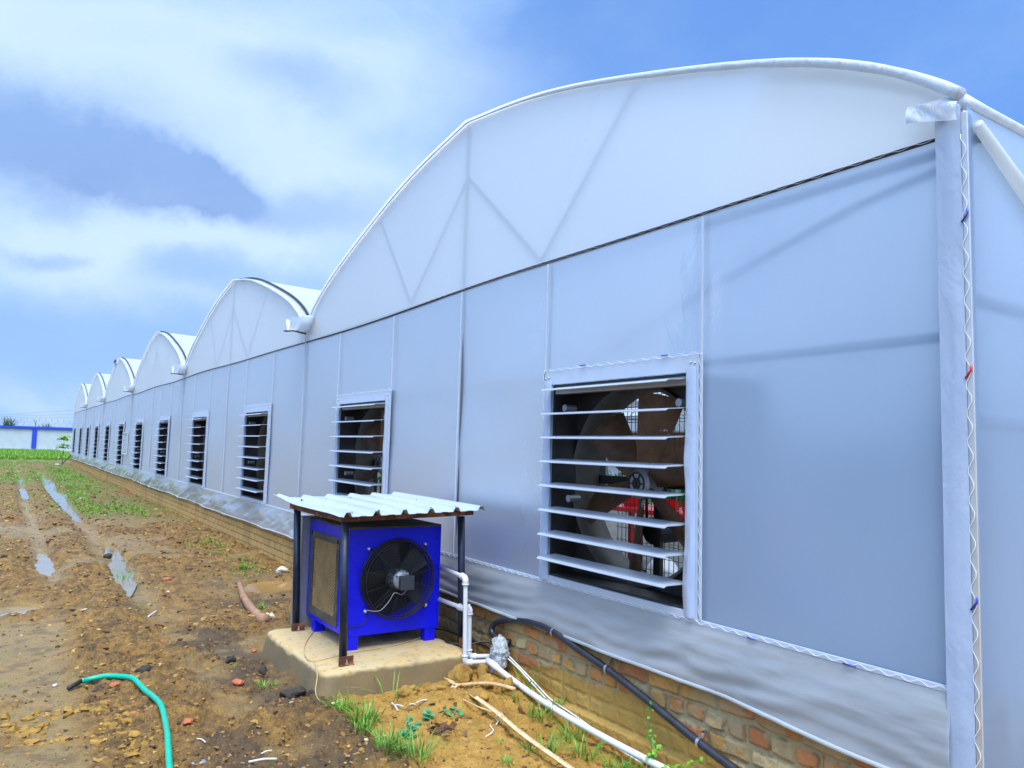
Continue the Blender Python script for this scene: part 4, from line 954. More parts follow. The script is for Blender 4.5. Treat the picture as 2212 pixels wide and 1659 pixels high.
# fan guard: basket of rings
gd = MB()
def ring(r, y, rad, n=64, dx=0): gd.tube([(fy+dx+r*math.cos(t), y, fz+r*math.sin(t)) for t in np.linspace(0, 2*math.pi, n+1)[:-1]], rad, 5, closed=True)
ring(.283, CY0_-.004, .005); ring(.280, CY0_-.03, .003); ring(.276, CY0_-.055, .003); ring(.266, CY0_-.078, .004)
for r in np.arange(.075, .262, .0125): ring(r, CY0_-.086+.0*r, .0019, 56)
for k in range(12):
    t = 2*math.pi*k/12+.26; gd.tube([(fy+.05*math.cos(t), CY0_-.083, fz+.05*math.sin(t)), (fy+.266*math.cos(t), CY0_-.081, fz+.266*math.sin(t)), (fy+.284*math.cos(t), CY0_-.006, fz+.284*math.sin(t))], .0028, 5)
for k in range(4):
    t = math.pi/4+math.pi/2*k; 
    for s in (-.012, .012): gd.tube([(fy+.05*math.cos(t)-s*math.sin(t), CY0_-.088, fz+.05*math.sin(t)+s*math.cos(t)), (fy+.30*math.cos(t)-s*math.sin(t), CY0_-.03, fz+.30*math.sin(t)+s*math.cos(t)), (fy+.315*math.cos(t), CY0_-.004, fz+.315*math.sin(t))], .0035, 5)
A(gd.build('fan_guard', m_black, ac, True))
for t in (136, 47, 222, 318):
    t = R(t); x, z = fy+.318*math.cos(t), fz+.318*math.sin(t)
    a = MB(); a.tube([(x, CY0_-.001, z), (x, CY0_-.008, z), (x, CY0_-.02, z), (x, CY0_-.026, z)], [.016, .016, .010, .004], 12); A(a.build('guard_bolt', m_silver, ac, True))
for k in range(5):
    ang = R(100+72*k); U, V_ = np.meshgrid(np.linspace(0, 1, 9), np.linspace(-.5, .5, 7)); r_b = .06+U*.195; ch = .10+.07*U; pt = R(28); ct = V_*ch + .05*U
    P = np.stack([fy+r_b*math.cos(ang)-ct*math.cos(pt)*math.sin(ang), CY0_+.02+V_*ch*math.sin(pt), fz+r_b*math.sin(ang)+ct*math.cos(pt)*math.cos(ang)], -1)
    A(MB().grid(P).build('fan_blade', m_rubber, ac, True))
a = MB(); a.tube([(fy, CY0_+.06, fz), (fy, CY0_-.06, fz), (fy, CY0_-.085, fz), (fy, CY0_-.105, fz)], [.075, .075, .068, .05], 24); mt = A(a.build('fan_motor', m_cast, ac, True))
a = MB(); a.box((fy-.035, CY0_-.150, fz-.065), (fy+.072, CY0_-.108, fz+.035), .008); A(a.build('junction_box', m_box, ac))
a = MB()
for t in (60, 150, 240, 330): a.tube([(fy+.055*math.cos(R(t)), CY0_-.10, fz+.055*math.sin(R(t))), (fy+.055*math.cos(R(t)), CY0_-.118, fz+.055*math.sin(R(t)))], .009, 10)
A(a.build('motor_lugs', m_silver, ac))
a = MB(); a.tube(smoothp([(fy+.03, CY0_-.12, fz-.06), (fy+.0, CY0_-.10, fz-.10), (fy-.06, CY0_-.10, fz-.085), (fy-.10, CY0_-.10, fz-.14), (fy-.165, CY0_-.09, fz-.20), (-.945, CY0_-.03, .455)]), .003, 8); A(a.build('fan_cable', m_cast, ac, True))
a = MB(); a.tube(smoothp([(-.93, CY0_-.02, .46), (-.92, CY0_-.008, .42), (-.935, CY0_-.006, .37), (-.99, CY0_-.006, .345), (-1.07, CY0_-.006, .345)]), .0035, 6); A(a.build('power_lead', m_black, ac, True))
# grey duct sheet leaning behind, left rear of the unit
a = MB(); a.box((-1.145, 5.885, .17), (-1.135, 6.06, 1.04)); a.box((-1.135, 5.90, .17), (-1.0, 5.91, 1.04)); a.build('metal_sheet', m_galv, label='grey metal sheet standing behind the cooler between the left posts', cat='metal sheet')

# ------------------------------------------------------------------ pipes
def corner(P, r=.03):      # round the corners of a pipe run a little
    P = [np.array(p, float) for p in P]; o = [P[0]]
    for a, b, c in zip(P, P[1:], P[2:]):
        u = (a-b)/np.linalg.norm(a-b); v = (c-b)/np.linalg.norm(c-b)
        for t in np.linspace(0, 1, 6): o.append((1-t)**2*(b+u*r)+2*t*(1-t)*b+t*t*(b+v*r))
    o.append(P[-1]); return o
def pvc(P, lab, r=.0165):
    t = empty('pvc_pipe', P[0], label=lab, cat='water pipe', group='white plastic pipes from the cooler to the wall'); L0 = Vector(P[0])
    def Q(o): o.matrix_parent_inverse = Matrix.Translation(-L0); return o
    a = MB(); a.tube(corner(P, .022), r, 14); Q(a.build('pipe', m_pvc, t, True))
    for i in range(1, len(P)-1):
        b = np.array(P[i]); q = []
        for s in (i-1, i+1):
            u = np.array(P[s])-b; u /= np.linalg.norm(u); q.append(b+u*.052)
        a = MB(); a.tube(corner([q[0], b, q[1]], .026), r+.006, 14)
        for s, e in zip(q, (b, b)):
            u = (s-b)/np.linalg.norm(s-b); a.tube([s-u*.012, s], r+.0085, 14)
        Q(a.build('elbow', m_pvc, t, True))
    return t
t = pvc([(-.352, 5.064, .708), (-.346, 4.70, .690), (-.335, 4.69, .105), (-.105, 4.62, .100)], 'white pipe leaving the cooler high up, its bottom run the lower of the two')
t = pvc([(-.352, 5.12, .475), (-.295, 4.80, .452), (-.262, 4.77, .462), (-.262, 4.76, .120), (-.07, 4.68, .118)], 'white pipe leaving the cooler low down, shorter riser next to the post')
a = MB(); P = smoothp([(-.175, 4.64, .108), (-.165, 4.3, .048), (-.162, 3.87, .000), (-.158, 3.4, -.022), (-.152, 2.9, -.03), (-.150, 2.2, -.03), (-.150, 1.2, -.03)])
t = empty('long_pipe', (-.166, 4.62, .1), label='long straight white pipe lying on the soil along the foot of the brick wall', cat='water pipe'); LP_ = Vector((-.166, 4.62, .1))
a.tube(P, .0195, 14); o = a.build('pipe', m_pvc, t, True); o.matrix_parent_inverse = Matrix.Translation(-LP_)
a = MB(); a.tube([(-.177, 4.645, .110), (-.1715, 4.52, .088)], .0245, 14); o = a.build('coupling', m_pvc, t, True); o.matrix_parent_inverse = Matrix.Translation(-LP_)
# plastic wrap
V = VI.copy(); d = 1+.9*(fbm(V[:, 1]*1.5+V[:, 0], V[:, 2]*1.5, 2.5, 4, 3)-.5) + .3*(fbm(V[:, 1]*3, V[:, 2]*3+V[:, 0], 6, 3, 9)-.5)
V = V*d[:, None]*(1+.25*(fbm(V[:, 1]*7, V[:, 2]*7+V[:, 0]*5, 1, 3, 19)-.5))[:, None]*np.array([.06, .075, .09]); V[:, 2] -= .03*(V[:, 2] < -.04)
wb = empty('plastic_wrap', (-.085, 4.63, .16), label='crumpled clear plastic wrapped around the pipe entry in the wall', cat='plastic wrap')
a = MB(); a.add(V, FI); a.build('wrap', m_bag, wb, True)
a = MB(); U, W = np.meshgrid(np.linspace(-1, 1, 8), np.linspace(0, 1, 12)); a.grid(np.stack([-.05-.03*np.sin(U*4+W*5), U*.03*(1+W*.6), -.08-W*.12], -1)); a.build('loose_end', m_bag, wb, True)
# black hose clamped on the bricks
hs = empty('black_hose', (-.04, 4.6, .2), label='thick black hose curving over the bricks, held by three metal clips', cat='hose'); HL = Vector((-.04, 4.6, .2))
P = smoothp([(-.02, 4.60, .225), (-.06, 4.66, .235), (-.075, 4.745, .262), (-.07, 4.765, .30), (-.062, 4.732, .340), (-.055, 4.64, .378), (-.05, 4.534, .400), (-.047, 4.30, .430), (-.047, 4.038, .418), (-.047, 3.776, .365), (-.047, 3.50, .313), (-.047, 3.146, .226), (-.047, 2.795, .130), (-.05, 2.572, .080), (-.06, 2.2, .0), (-.07, 1.8, -.05)], 8)
a = MB(); a.tube(P, .0225, 14); o = a.build('tube', m_hose, hs, True); o.matrix_parent_inverse = Matrix.Translation(-HL)
for y, z in ((4.048, .417), (3.511, .317), (2.789, .128)):
    a = MB(); ring_ = []
    for t in np.linspace(-.6, math.pi+.5, 14): ring_.append((-.047-.0265*math.sin(t)*1., y, z+.0265*math.cos(t)))
    Pm = []
    for dy in (-.009, .009): Pm.append([(x_, y_+dy, z_) for x_, y_, z_ in [(-.012, y, z+.055)]+ring_])
    a.grid(np.array(Pm)); o = a.build('pipe_clip', m_silver, hs, True); o.matrix_parent_inverse = Matrix.Translation(-HL)
    a = MB(); a.tube([(-.0, y, z+.05), (-.025, y, z+.052)], .006, 6); o = a.build('nail', m_rust, hs); o.matrix_parent_inverse = Matrix.Translation(-HL)
# pale cables along the wall foot
for k, (dx, dz, lb) in enumerate(((0, 0, 'upper pale cable running down the brick face behind the long pipe'), (-.012, -.012, 'lower pale cable running beside the other behind the long pipe'))):
    a = MB(); a.tube(smoothp([(-.045+dx, 4.60, .15+dz), (-.045+dx, 4.40, .09+dz*.5), (-.05+dx, 4.24, .045+dz), (-.055+dx, 4.05, -.01+dz), (-.06+dx, 3.83, -.03+dz), (-.075+dx, 3.5, -.06+dz), (-.09+dx, 3.0, -.085+dz), (-.1+dx, 2.4, -.09+dz)]), .005, 6)
    a.build('cable', m_wire, None, True, label=lb, cat='cable', group='pale cables behind the long pipe')
# black cables on the pad
for P, lb in (([(-.38, 5.42, .19), (-.25, 5.37, .19), (-.17, 5.2, .19), (-.11, 4.85, .17), (-.09, 4.72, .16)], 'black cable crossing the back of the pad to the plastic wrap'),
              ([(-.36, 5.15, .19), (-.31, 5.06, .187), (-.33, 4.93, .187), (-.22, 4.83, .185), (-.12, 4.80, .20), (-.06, 4.74, .19)], 'black cable looping on the pad in front of the right post')):
    a = MB(); a.tube(smoothp(P), .007, 8); a.build('cable', m_black, None, True, label=lb, cat='cable', group='black cables on the pad')
# thin tan wire over the pad and down its corner
a = MB(); a.tube(smoothp([(-1.08, 5.70, .187), (-1.25, 5.38, .188), (-1.345, 5.10, .185), (-1.335, 4.94, .186), (-1.17, 4.975, .19), (-1.06, 5.01, .19), (-.85, 5.03, .186), (-.64, 5.08, .187), (-.44, 5.15, .195), (-.33, 5.25, .26)]), .003, 5)
a.tube(smoothp([(-1.338, 4.94, .188), (-1.40, 4.70, .165), (-1.435, 4.615, .08), (-1.39, 4.58, .02), (-1.33, 4.55, .012)]), .003, 5)
a.build('tan_wire', m_tan, None, True, label='thin tan wire looped over the pad and hanging down its corner', cat='wire')
# green hose with black tip
gh_ = empty('green_hose', (-2.613, 5.672, .03), label='bright green garden hose curving over the mud with a black tip', cat='hose'); GHL = Vector((-2.613, 5.672, .03))
pts = [(-2.613, 5.672), (-2.557, 5.697), (-2.486, 5.678), (-2.425, 5.640), (-2.362, 5.553), (-2.327, 5.461), (-2.303, 5.305), (-2.281, 5.141), (-2.268, 4.957), (-2.266, 4.806), (-2.28, 4.644), (-2.312, 4.381), (-2.355, 4.071), (-2.40, 3.7), (-2.45, 3.2)]
zz_ = [.05, .06, .065, .065, .06, .05, .045, .04, .035, .03, .028, .026, .026, .026, .026]
P = np.array(smoothp([(x, y, 0.) for x, y in pts])); hh = height(P[:, 0].copy(), P[:, 1].copy(), False)
hh = np.array([hh[max(0, i-5):i+6].max() for i in range(len(hh))]); hh = np.convolve(np.pad(hh, 6, 'edge'), np.ones(13)/13, 'valid'); P[:, 2] = hh+.016+.02*np.exp(-np.arange(len(hh))/14.)
TIP = P[0].copy()
a = MB(); a.tube(P, .0165, 12); o = a.build('tube', m_green, gh_, True); o.matrix_parent_inverse = Matrix.Translation(-GHL)
a = MB(); a.tube([(-2.692, 5.60, TIP[2]-.018), (-2.686, 5.606, TIP[2]-.017), (-2.606, 5.677, TIP[2])], [.006, .0145, .0145], 12); o = a.build('hose_tip', m_rubber, gh_, True); o.matrix_parent_inverse = Matrix.Translation(-GHL)

# ------------------------------------------------------------------ sticks and litter
def tubeobj(name, P, r, m, lb, cat, gr=None, n=8):
    a = MB(); a.tube(smoothp(P, 5) if len(P) > 2 else P, r, n); return a.build(name, m, None, True, label=lb, cat=cat, group=gr)
br = smoothp([(-.89, 8.63, .05), (-.96, 8.25, .05), (-1.03, 7.88, .05), (-1.10, 7.28, .04), (-1.11, 6.88, .035)], 6)
a = MB(); a.tube(br, list(np.linspace(.026, .044, len(br))*(1+.12*np.sin(np.arange(len(br))*1.7)+.1*np.cos(np.arange(len(br))*4.1))), 10); a.build('fallen_branch', m_bark, None, True, label='thick pinkish fallen branch on the mud left of the cooler', cat='branch')
b2 = smoothp([(-.61, 4.43, .085), (-.575, 4.36, .075), (-.47, 4.30, .085), (-.37, 4.25, .08), (-.27, 4.15, .06)], 6)
fk = empty('forked_stick', (-.6, 4.35, .07), label='pale forked stick lying among the ochre clods', cat='stick')
a = MB(); a.tube(b2, list(np.linspace(.010, .013, len(b2))), 8); o = a.build('stem', m_wood, fk, True); o.matrix_parent_inverse = Matrix.Translation(-Vector((-.6, 4.35, .07)))
a = MB(); a.tube([(-.66, 4.29, .06), (-.60, 4.34, .078), (-.56, 4.345, .078)], [.003, .008, .010], 8); a.tube([(-.625, 4.46, .10), (-.59, 4.39, .085)], [.005, .009], 8); o = a.build('fork', m_wood, fk, True); o.matrix_parent_inverse = Matrix.Translation(-Vector((-.6, 4.35, .07)))
# split bamboo: half-round channel
cl = np.array(smoothp([(-.575, 4.24, .06), (-.60, 3.87, .048), (-.635, 3.52, .03), (-.66, 3.10, .02), (-.69, 2.8, .02)], 10)); P = []
tn = np.gradient(cl, axis=0); tn /= np.linalg.norm(tn, axis=1)[:, None]; sd_ = np.cross(tn, [0, 0, 1]); sd_ /= np.linalg.norm(sd_, axis=1)[:, None]
for t in np.linspace(math.pi*1.02, 2*math.pi*.99, 9): P.append(cl + sd_*.017*math.cos(t) + np.array([0, 0, 1])*(.016*math.sin(t)+.012))
for t in np.linspace(2*math.pi*.99, math.pi*1.02, 9): P.append(cl + sd_*.0135*math.cos(t) + np.array([0, 0, 1])*(.0125*math.sin(t)+.012))
bmb = empty('bamboo_strip', tuple(cl[0]), label='split bamboo cane with hollow face up pointing at the lower edge', cat='bamboo'); BL_ = Vector(cl[0])
o = MB().grid(np.array(P)).build('cane', m_woodin, bmb, True); o.matrix_parent_inverse = Matrix.Translation(-BL_)
a = MB()
for q in (12, 24, 33): c = cl[min(q, len(cl)-1)]; a.box(c+np.array([-.014, -.006, 0]), c+np.array([.014, .006, .010]))
o = a.build('node', m_wood, bmb); o.matrix_parent_inverse = Matrix.Translation(-BL_)
tubeobj('thin_stick', [(-.655, 4.20, .05), (-.63, 4.02, .045), (-.60, 3.85, .05)], .005, m_wood, 'thin dry stick alongside the upper end of the bamboo', 'stick')
zz_ = [(-.475, 4.004), (-.485, 3.956), (-.569, 3.917), (-.600, 3.868), (-.606, 3.83), (-.64, 3.80)]
a = MB(); a.tube([(x, y, hz(x, y)+.018) for x, y in zz_], .0028, 5); a.build('bent_wire', m_wire, None, True, label='white zigzag wire lying right of the bamboo cane', cat='wire', group='loose zigzag wires')
zz_ = [(-.683, 3.794), (-.714, 3.749), (-.718, 3.706), (-.751, 3.672), (-.793, 3.673)]
a = MB(); a.tube([(x, y, hz(x, y)+.018) for x, y in zz_], .0028, 5); a.build('bent_wire', m_wire, None, True, label='white zigzag wire lying left of the bamboo cane', cat='wire', group='loose zigzag wires')
GW = 'white splinters on the soil'
for x0, y0, x1, y1, r, lb in ((-1.053, 4.341, -1.08, 4.196, .006, 'white splinter slanting down, leftmost of the four near the round clod'), (-1.045, 4.337, -1.001, 4.278, .005, 'white splinter meeting the slanting one at its top'), (-.975, 4.26, -.94, 4.24, .004, 'short white splinter between the two pairs'), (-.958, 4.20, -.874, 4.221, .006, 'white splinter lying nearly level, rightmost of the four'),
      (-2.01, 3.94, -1.878, 3.908, .0065, 'cream curved rib lying by the lower edge of the photo'), (-1.919, 4.044, -1.859, 4.057, .004, 'thin white sliver above the cream curved rib'), (-2.185, 4.29, -2.157, 4.215, .004, 'small cream sliver right of the green hose'), (-1.35, 4.50, -1.28, 4.56, .004, 'white splinter leaning against the pad corner'), (-1.968, 7.44, -1.873, 7.64, .010, 'pale wood splinter on the mud halfway to the puddle')):
    mx_, my_ = (x0+x1)/2, (y0+y1)/2; z = max(hz(x0, y0), hz(x1, y1), hz(mx_, my_))+.012
    tubeobj('splinter', [(x0, y0, z), (mx_+.004, my_+.006, z+.003), (x1, y1, z)], r, m_chalk, lb, 'splinter', GW, 6)
# dry leaf heap
a = MB(); rg = np.random.default_rng(3)
for _ in range(40):
    c = np.array([-.99, 3.84, .0]) + rg.normal(size=3)*np.array([.045, .05, .006]); c[2] = hz(c[0], c[1])+.012+.02*rg.random(); u = rg.normal(size=3); u[2] *= .4; u /= np.linalg.norm(u); v = np.cross(u, rg.normal(size=3)); v /= np.linalg.norm(v); s = .025*(.6+rg.random())
    a.add([c-u*s, c+v*s*.5+[0, 0, .006], c+u*s, c-v*s*.5], [(0, 1, 2), (0, 2, 3)])
a.build('dry_leaf_heap', m_leaflitter, label='small heap of curled brown dry leaves on the ochre soil', cat='dry leaves')
rock('crumpled_bag', (-.20, 9.35, .05), (.08, .07, .045), m_chalk, 95, .8, label='crumpled white and red plastic bag by the wall behind the cooler', category='plastic bag')
rock('plastic_scrap', (-1.00, 7.05, .03), (.035, .03, .022), m_chalk, 96, .8, label='white plastic scrap beside the near end of the fallen branch', category='plastic scrap')
rock('slate_chip', (-2.216, 4.07, .02), (.035, .035, .012), m_cast, 97, .3, label='flat grey slate chip at the lower edge right of the hose', category='stone chip')
rock('mossy_stone', (-1.86, 11.65, .01), (.06, .04, .04), m_dark, 98, .3, label='dark stone standing in the second puddle', category='stone')

# ------------------------------------------------------------------ plants
def blades(mb, c, n, h, spread, w, seed, lean=.6, up=1.):
    rg = np.random.default_rng(seed)
    for _ in range(n):
        a = rg.random()*6.283; b = c + np.array([math.cos(a), math.sin(a), 0])*spread*rg.random()**.5*.5
        hh = h*(.5+.7*rg.random()); a2 = a+rg.normal()*.7; ln = lean*rg.random()*1.3; d = np.array([math.cos(a2), math.sin(a2), 0]); sd = np.array([-d[1], d[0], 0])*w*(.6+.7*rg.random())
        P = []
        for t in (0, .35, .7, 1.):
            q = b + d*hh*ln*t**1.6 + np.array([0, 0, hh*up*(t-.35*ln*t*t)]); k = (1-t)**.6*(.6+.8*t if t < .5 else 1.)
            P.append((q-sd*k, q+sd*k))
        V = [p for pr in P for p in pr]; mb.add(V, [(0, 1, 3, 2), (2, 3, 5, 4), (4, 5, 7, 6)])
GT = 'grass tufts near the camera'
TUFTS = [(-1.583, 5.128, .06, 26, 'bright grass tuft left of the pad, alone on pale mud'), (-1.345, 4.40, .09, 60, 'grass clump at the front corner of the concrete pad'), (-1.30, 4.17, .10, 60, 'dense grass clump just below the pad corner clump'),
 (-1.37, 4.02, .07, 34, 'grass clump beside the grey rounded pebble'), (-1.36, 3.72, .10, 44, 'broad bladed grass at the lower edge, left of centre'), (-1.25, 3.62, .11, 44, 'long bladed grass at the lower edge below the dry leaves'),
 (-.983, 4.49, .13, 7, 'tall thin grass stalks rising against the pad by the round clod'), (-.742, 3.574, .03, 8, 'tiny grass sprout left of the bamboo'), (-.66, 3.44, .06, 16, 'grass sprout just left of the bamboo near the lower edge'), (-.475, 3.522, .09, 26, 'grass tuft between the bamboo and the long pipe'),
 (-.286, 4.152, .06, 14, 'grass sprout on the clods under the long pipe'), (-.25, 3.885, .10, 30, 'grass tuft beside the middle of the long pipe'), (-.21, 3.65, .10, 30, 'grass tuft against the long pipe, nearer the camera'),
 (-.30, 3.40, .10, 34, 'grass tuft before the long pipe, left of the vine'), (-.24, 3.18, .09, 50, 'thick grass tuft before the long pipe below the vine'), (-.87, 3.33, .04, 20, 'low leafy sprout at the lower edge of the ochre soil'), (-.09, 4.0, .09, 20, 'grass growing between the long pipe and the wall'), (-.10, 4.25, .10, 16, 'dark grass by the pale cables behind the long pipe'),
 (-1.86, 9.95, .12, 16, 'thin grass standing in the second puddle'), (-.70, 7.1, .08, 30, 'grass between the fallen branch and the left posts'), (-1.0, 7.3, .06, 20, 'short grass under the fallen branch'), (-.52, 9.9, .07, 60, 'wide grass patch before the wall behind the branch')]
for i, (x, y, h, n, lb) in enumerate(TUFTS):
    a = MB(); blades(a, np.array([0, 0, 0.]), int(n*1.6), h*1.35, h*1.5, .0026+.016*h, 200+i, 1.1); a.build('grass_tuft', m_grassn, None, False, (x, y, hz(x, y)-.004), label=lb, cat='grass tuft', group=GT)
# round-leaved sprout
t = empty('sprout', (-.781, 4.053, hz(-.781, 4.053)+.004), label='blue green round-leaved sprout on the ochre soil left of the bamboo', cat='sprout')
for k in range(7):
    an = k*.9+.3; L_ = .042+.012*(k % 3); c = np.array([math.cos(an)*L_, math.sin(an)*L_, .022+.006*(k % 2)]); a = MB(); V = [c+np.array([0, 0, .002])]
    for q in range(10): an2 = q*.6283; V.append(c+np.array([math.cos(an2)*.020, math.sin(an2)*.017, .004*math.cos(2*an2)]))
    a.add(V, [(0, 1+q, 1+(q+1) % 10) for q in range(10)]); a.tube([(0, 0, 0), tuple(c*np.array([.5, .5, .8]))], .0015, 4); a.build('leaf', m_leafc, t, True)
# upright small-leaved weed and the vine
def weed(loc, stems, lb, nm='weed', lr=.011, mt=m_leafc, cat='weed'):
    t = empty(nm, loc, label=lb, cat=cat); a = MB(); l = MB(); rg = np.random.default_rng(int(abs(loc[0])*1000))
    for P in stems:
        Q = smoothp(P, 6); a.tube(Q, .0016, 4)
        for j, q in enumerate(Q[2:]):
            if j % 2 and len(Q) > 16: continue
            for s in (0, 1):
                an = j*2.4+s*3.14; c = np.array(q)+np.array([math.cos(an)*lr*1.3, math.sin(an)*lr*1.3, .003]); V = [c]; tz = rg.normal()*.4
                for k in range(7): w_ = k*.8976; V.append(c+np.array([math.cos(w_)*lr, math.sin(w_)*lr*.8, math.cos(w_)*lr*tz+math.sin(w_)*lr*.4]))
                l.add(V, [(0, 1+k, 1+(k+1) % 7) for k in range(7)])
    a.build('stem', m_leafc, t, True); l.build('foliage', mt, t, False); return t
weed((-1.17, 3.86, hz(-1.17, 3.86)), [[(0, 0, 0), (.005, 0, .06), (0, .01, .12)], [(0, 0, 0), (.03, .01, .04), (.06, .0, .08)], [(0, 0, 0), (-.02, .01, .03), (-.04, 0, .05)]], 'upright small-leaved weed in the middle of the ochre soil')
weed((-.97, 4.04, hz(-.97, 4.04)), [[(0, 0, 0), (.0, 0, .03), (0, .0, .06)], [(0, 0, 0), (.02, .0, .02), (.03, 0, .03)]], 'tiny weed between the splinters and the dry leaf heap')
vb = (-.11, 3.02, -.09)
weed(vb, [[(0, 0, 0), (.0, .05, .12), (.01, .085, .22), (.03, .09, .33)], [(0, 0, 0), (0, .05, .06), (0, .02, .13), (0, .06, .2)], [(0, 0, 0), (-.02, -.08, .06), (-.01, -.18, .10), (.0, -.30, .17)], [(0, 0, 0), (-.03, -.1, .02), (-.02, -.2, .06)], [(0, 0, 0), (-.05, .06, .04), (-.05, .0, .1), (-.03, -.04, .15)], [(0, 0, 0), (-.06, -.03, .03), (-.05, -.12, .08)], [(0, .1, 0), (-.03, .02, .09)], [(0, -.1, 0), (-.06, -.16, .05)]],
     'round-leaved vine climbing the brick foot between long pipe and black hose', 'vine', .0105, m_leaf, 'vine')
# small scattered seedlings and grass further off: nobody could count them
a = MB(); rg = np.random.default_rng(77)
def place(n, x0, x1, y0, y1, cond, h, w, per=1):
    k = 0; xs = rg.uniform(x0, x1, n); ys_ = rg.uniform(y0, y1, n); ok = cond(xs, ys_); xs, ys_ = xs[ok], ys_[ok]
    if len(xs) == 0: return
    zs = height(xs, ys_, False)
    for x, y, z in zip(xs, ys_, zs): blades(a, np.array([x, y, z-.005]), per, h*(.6+.8*rg.random()), .06, w, int(rg.integers(1e9)), .9)
place(240, -3.3, -1.7, 5, 14, lambda x, y: fbm(x, y, 1.2, 2, 66) > .45, .025, .003, 5)
place(110, -2.9, -.2, 3.3, 9, lambda x, y: (fbm(x, y, 1.2, 2, 67) > .5) & ~((x > -1.5) & (y > 4.5) & (y < 6.1)), .028, .003, 5)
place(1500, -3.4, -.15, 12, 30, lambda x, y: (fbm(x, y, .45, 3, 68) > .56), .05, .005, 5)
place(2000, -1.55, -.5, 17, 45, lambda x, y: (fbm(x, y, .6, 4, 69) > .52), .07, .007, 6)
place(500, -1.7, -1.3, 17, 28, lambda x, y: x > -10, .07, .006, 6)
place(500, -.7, -.2, 9.3, 14, lambda x, y: fbm(x, y, 1.5, 2, 70) > .5, .04, .004, 5)
place(3000, -3.8, -.4, 30, 58, lambda x, y: (fbm(x, y, .3, 3, 71) > .48), .07, .010, 6)
a.build('sparse_grass', m_grass, kind='stuff', label='sparse young grass and seedlings sprouting from the mud')
a = MB()
xs = rg.uniform(-9, 1.5, 9000); ys_ = 59+34*rg.random(9000)**1.3
for x, y in zip(xs, ys_): blades(a, np.array([x, y, 0.]), 4, .30*(.6+.7*rg.random()), .25, .018, int(rg.integers(1e9)), .6)
a.build('grass', m_grass, kind='stuff', label='band of bright green grass in front of the boundary wall')

# ------------------------------------------------------------------ far boundary
WY = 93.8
bw = empty('boundary_wall', (-.7, WY, 0), label='white boundary wall with blue top beam and blue pillars behind the grass', cat='wall'); BWL = Vector((-.7, WY, 0))
def Bw(o): o.matrix_parent_inverse = Matrix.Translation(-BWL); return o
piers = [-.67+6.0*k for k in range(-5, 5)]
for i, x in enumerate(piers):
    a = MB(); a.box((x-.21, WY-.12, 0), (x+.21, WY+.15, 2.3)); Bw(a.build('pillar', m_wblue, bw))
    if i+1 < len(piers):
        a = MB(); a.box((x+.21, WY, 0), (piers[i+1]-.21, WY+.1, 2.3)); Bw(a.build('panel', m_wwhite, bw))
        a = MB(); a.box((x+.21, WY-.1, 0), (piers[i+1]-.21, WY-.002, .22)); Bw(a.build('plinth', m_wwhite, bw))
a = MB(); a.box((piers[0]-.3, WY-.16, 2.3), (piers[-1]+.3, WY+.2, 2.56), .01); Bw(a.build('top_beam', m_wblue, bw))
rz = empty('razor_wire', (-.7, WY, 2.56), label='coiled razor wire with angled steel posts along the boundary wall top', cat='razor wire'); RL = Vector((-.7, WY, 2.56))
a = MB(); t_ = np.arange(0, 2*math.pi*62, .35); a.tube([(-18+t*.55/6.283, WY+.38*math.sin(t), 3.03+.38*math.cos(t)) for t in t_], .013, 4); o = a.build('coil', m_galv, rz, True); o.matrix_parent_inverse = Matrix.Translation(-RL)
for x in piers[1:-1]:
    a = MB(); a.tube([(x, WY, 2.5), (x, WY, 2.8)], .03, 6); a.tube([(x, WY, 2.75), (x-.1, WY, 3.25)], .022, 5); a.tube([(x, WY, 2.75), (x+.1, WY, 3.25)], .022, 5); o = a.build('wire_post', m_hous, rz); o.matrix_parent_inverse = Matrix.Translation(-RL)
a = MB()
for z in (2.72, 2.95, 3.2): a.tube([(-18, WY, z), (18, WY, z)], .010, 4)
o = a.build('strand', m_galv, rz); o.matrix_parent_inverse = Matrix.Translation(-RL)
for (z0, z1, lb) in ((4.25, 5.0, 'topmost of the overhead wires beyond the boundary wall'), (4.0, 4.45, 'middle of the overhead wires beyond the boundary wall'), (3.75, 4.05, 'lowest of the overhead wires beyond the boundary wall')):
    a = MB(); a.tube([(-14, 112, z0-1.6), (-2, 112, z0), (4, 112, z1), (20, 112, z1+1.2)], .014, 4); a.build('overhead_wire', m_hous, None, True, label=lb, cat='power line', group='overhead wires')
def spiky(loc, n, h, w, sp, lb, seed):
    t = empty('shrub', loc, label=lb, cat='shrub', group='shrubs behind the boundary wall'); a = MB(); blades(a, np.zeros(3), n, h, sp, w, seed, .8); a.build('foliage', m_leafd, t)
    b = MB(); b.tube([(0, 0, -2.0), (0, 0, .4)], .05, 6); b.build('trunk', m_bark, t); return t
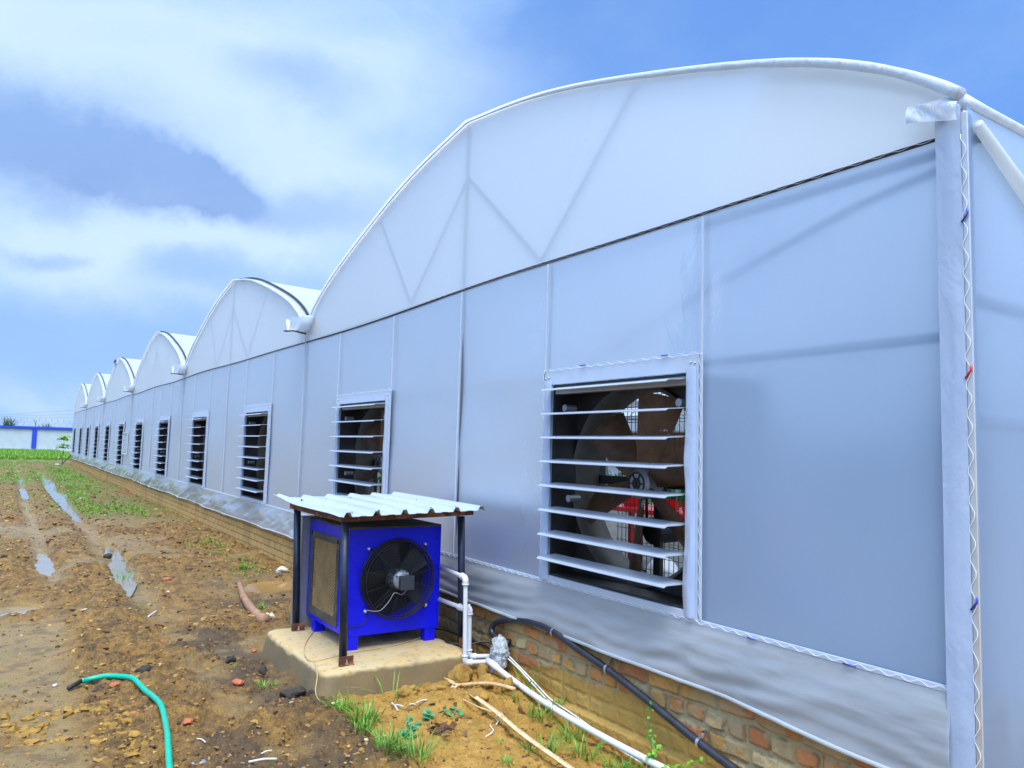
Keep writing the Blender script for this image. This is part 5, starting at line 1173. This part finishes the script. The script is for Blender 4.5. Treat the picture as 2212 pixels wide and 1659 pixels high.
spiky((-2.95, 96, 2.3), 120, 1.25, .05, .9, 'spiky grey green shrub rising over the left part of the boundary wall', 5)
spiky((.3, 96, 2.2), 70, .85, .04, 1.1, 'low sparse shrub rising over the wall right of the blue pillar', 6)
# sapling at the far corner
sp_ = empty('sapling', (-.32, 51.0, 0), label='leafy young sapling with drooping leaves at the far end of the greenhouse', cat='sapling')
a = MB(); a.tube([(0, 0, 0), (.03, 0, .9), (0, 0, 1.55)], [.02, .015, .008], 6); a.build('stem', m_bark, sp_, True)
a = MB(); rg = np.random.default_rng(9)
for k in range(70):
    zc = 1.62 if k < 40 else 1.15; an = rg.random()*6.28; z0 = zc - .25*rg.random(); L_ = .52*(.6+.5*rg.random()); d = np.array([math.cos(an), math.sin(an), 0]); s = np.array([-d[1], d[0], 0])*.06
    P = [np.array([0, 0, z0]) + d*L_*t + np.array([0, 0, .10*math.sin(t*2.2)-.16*t*t]) for t in (0, .35, .7, 1)]
    V = [P[0], P[1]-s, P[1]+s, P[2]-s*.9, P[2]+s*.9, P[3]]; a.add(V, [(0, 1, 2), (1, 3, 4, 2), (3, 5, 4)])
a.build('foliage', m_leaf, sp_)
# leaning plank and pale stone at the far end
a = MB(); a.box((-.02, -.10, 0), (.02, .10, .75), .004, Matrix.Rotation(R(38), 3, 'Y')); a.build('plank', m_hous, None, False, (-.48, 49.2, .0), label='dark plank leaning on the far corner of the brick wall', cat='plank')
rock('pale_stone', (-.65, 49, .04), (.14, .1, .05), m_chalk, 41, .3, label='pale flat stone beside the leaning plank', category='stone')
# bird on the fourth arch
bd_ = empty('bird', (-.03, 30.55, float(arch(30.55, 3))+.02), label='dark bird perched on the left side of the fourth arch', cat='bird')
a = MB(); a.tube([(0, .16, .22), (0, .12, .19), (0, .07, .16), (0, 0, .12), (0, -.07, .09), (0, -.15, .05), (0, -.24, 0.02)], [.003, .03, .035, .06, .055, .03, .012], 10); a.tube([(0, -.02, .08), (0, -.02, 0)], .006, 5); a.tube([(.03, 0, .08), (.03, .01, 0)], .006, 5)
a.build('body', m_black, bd_, True)
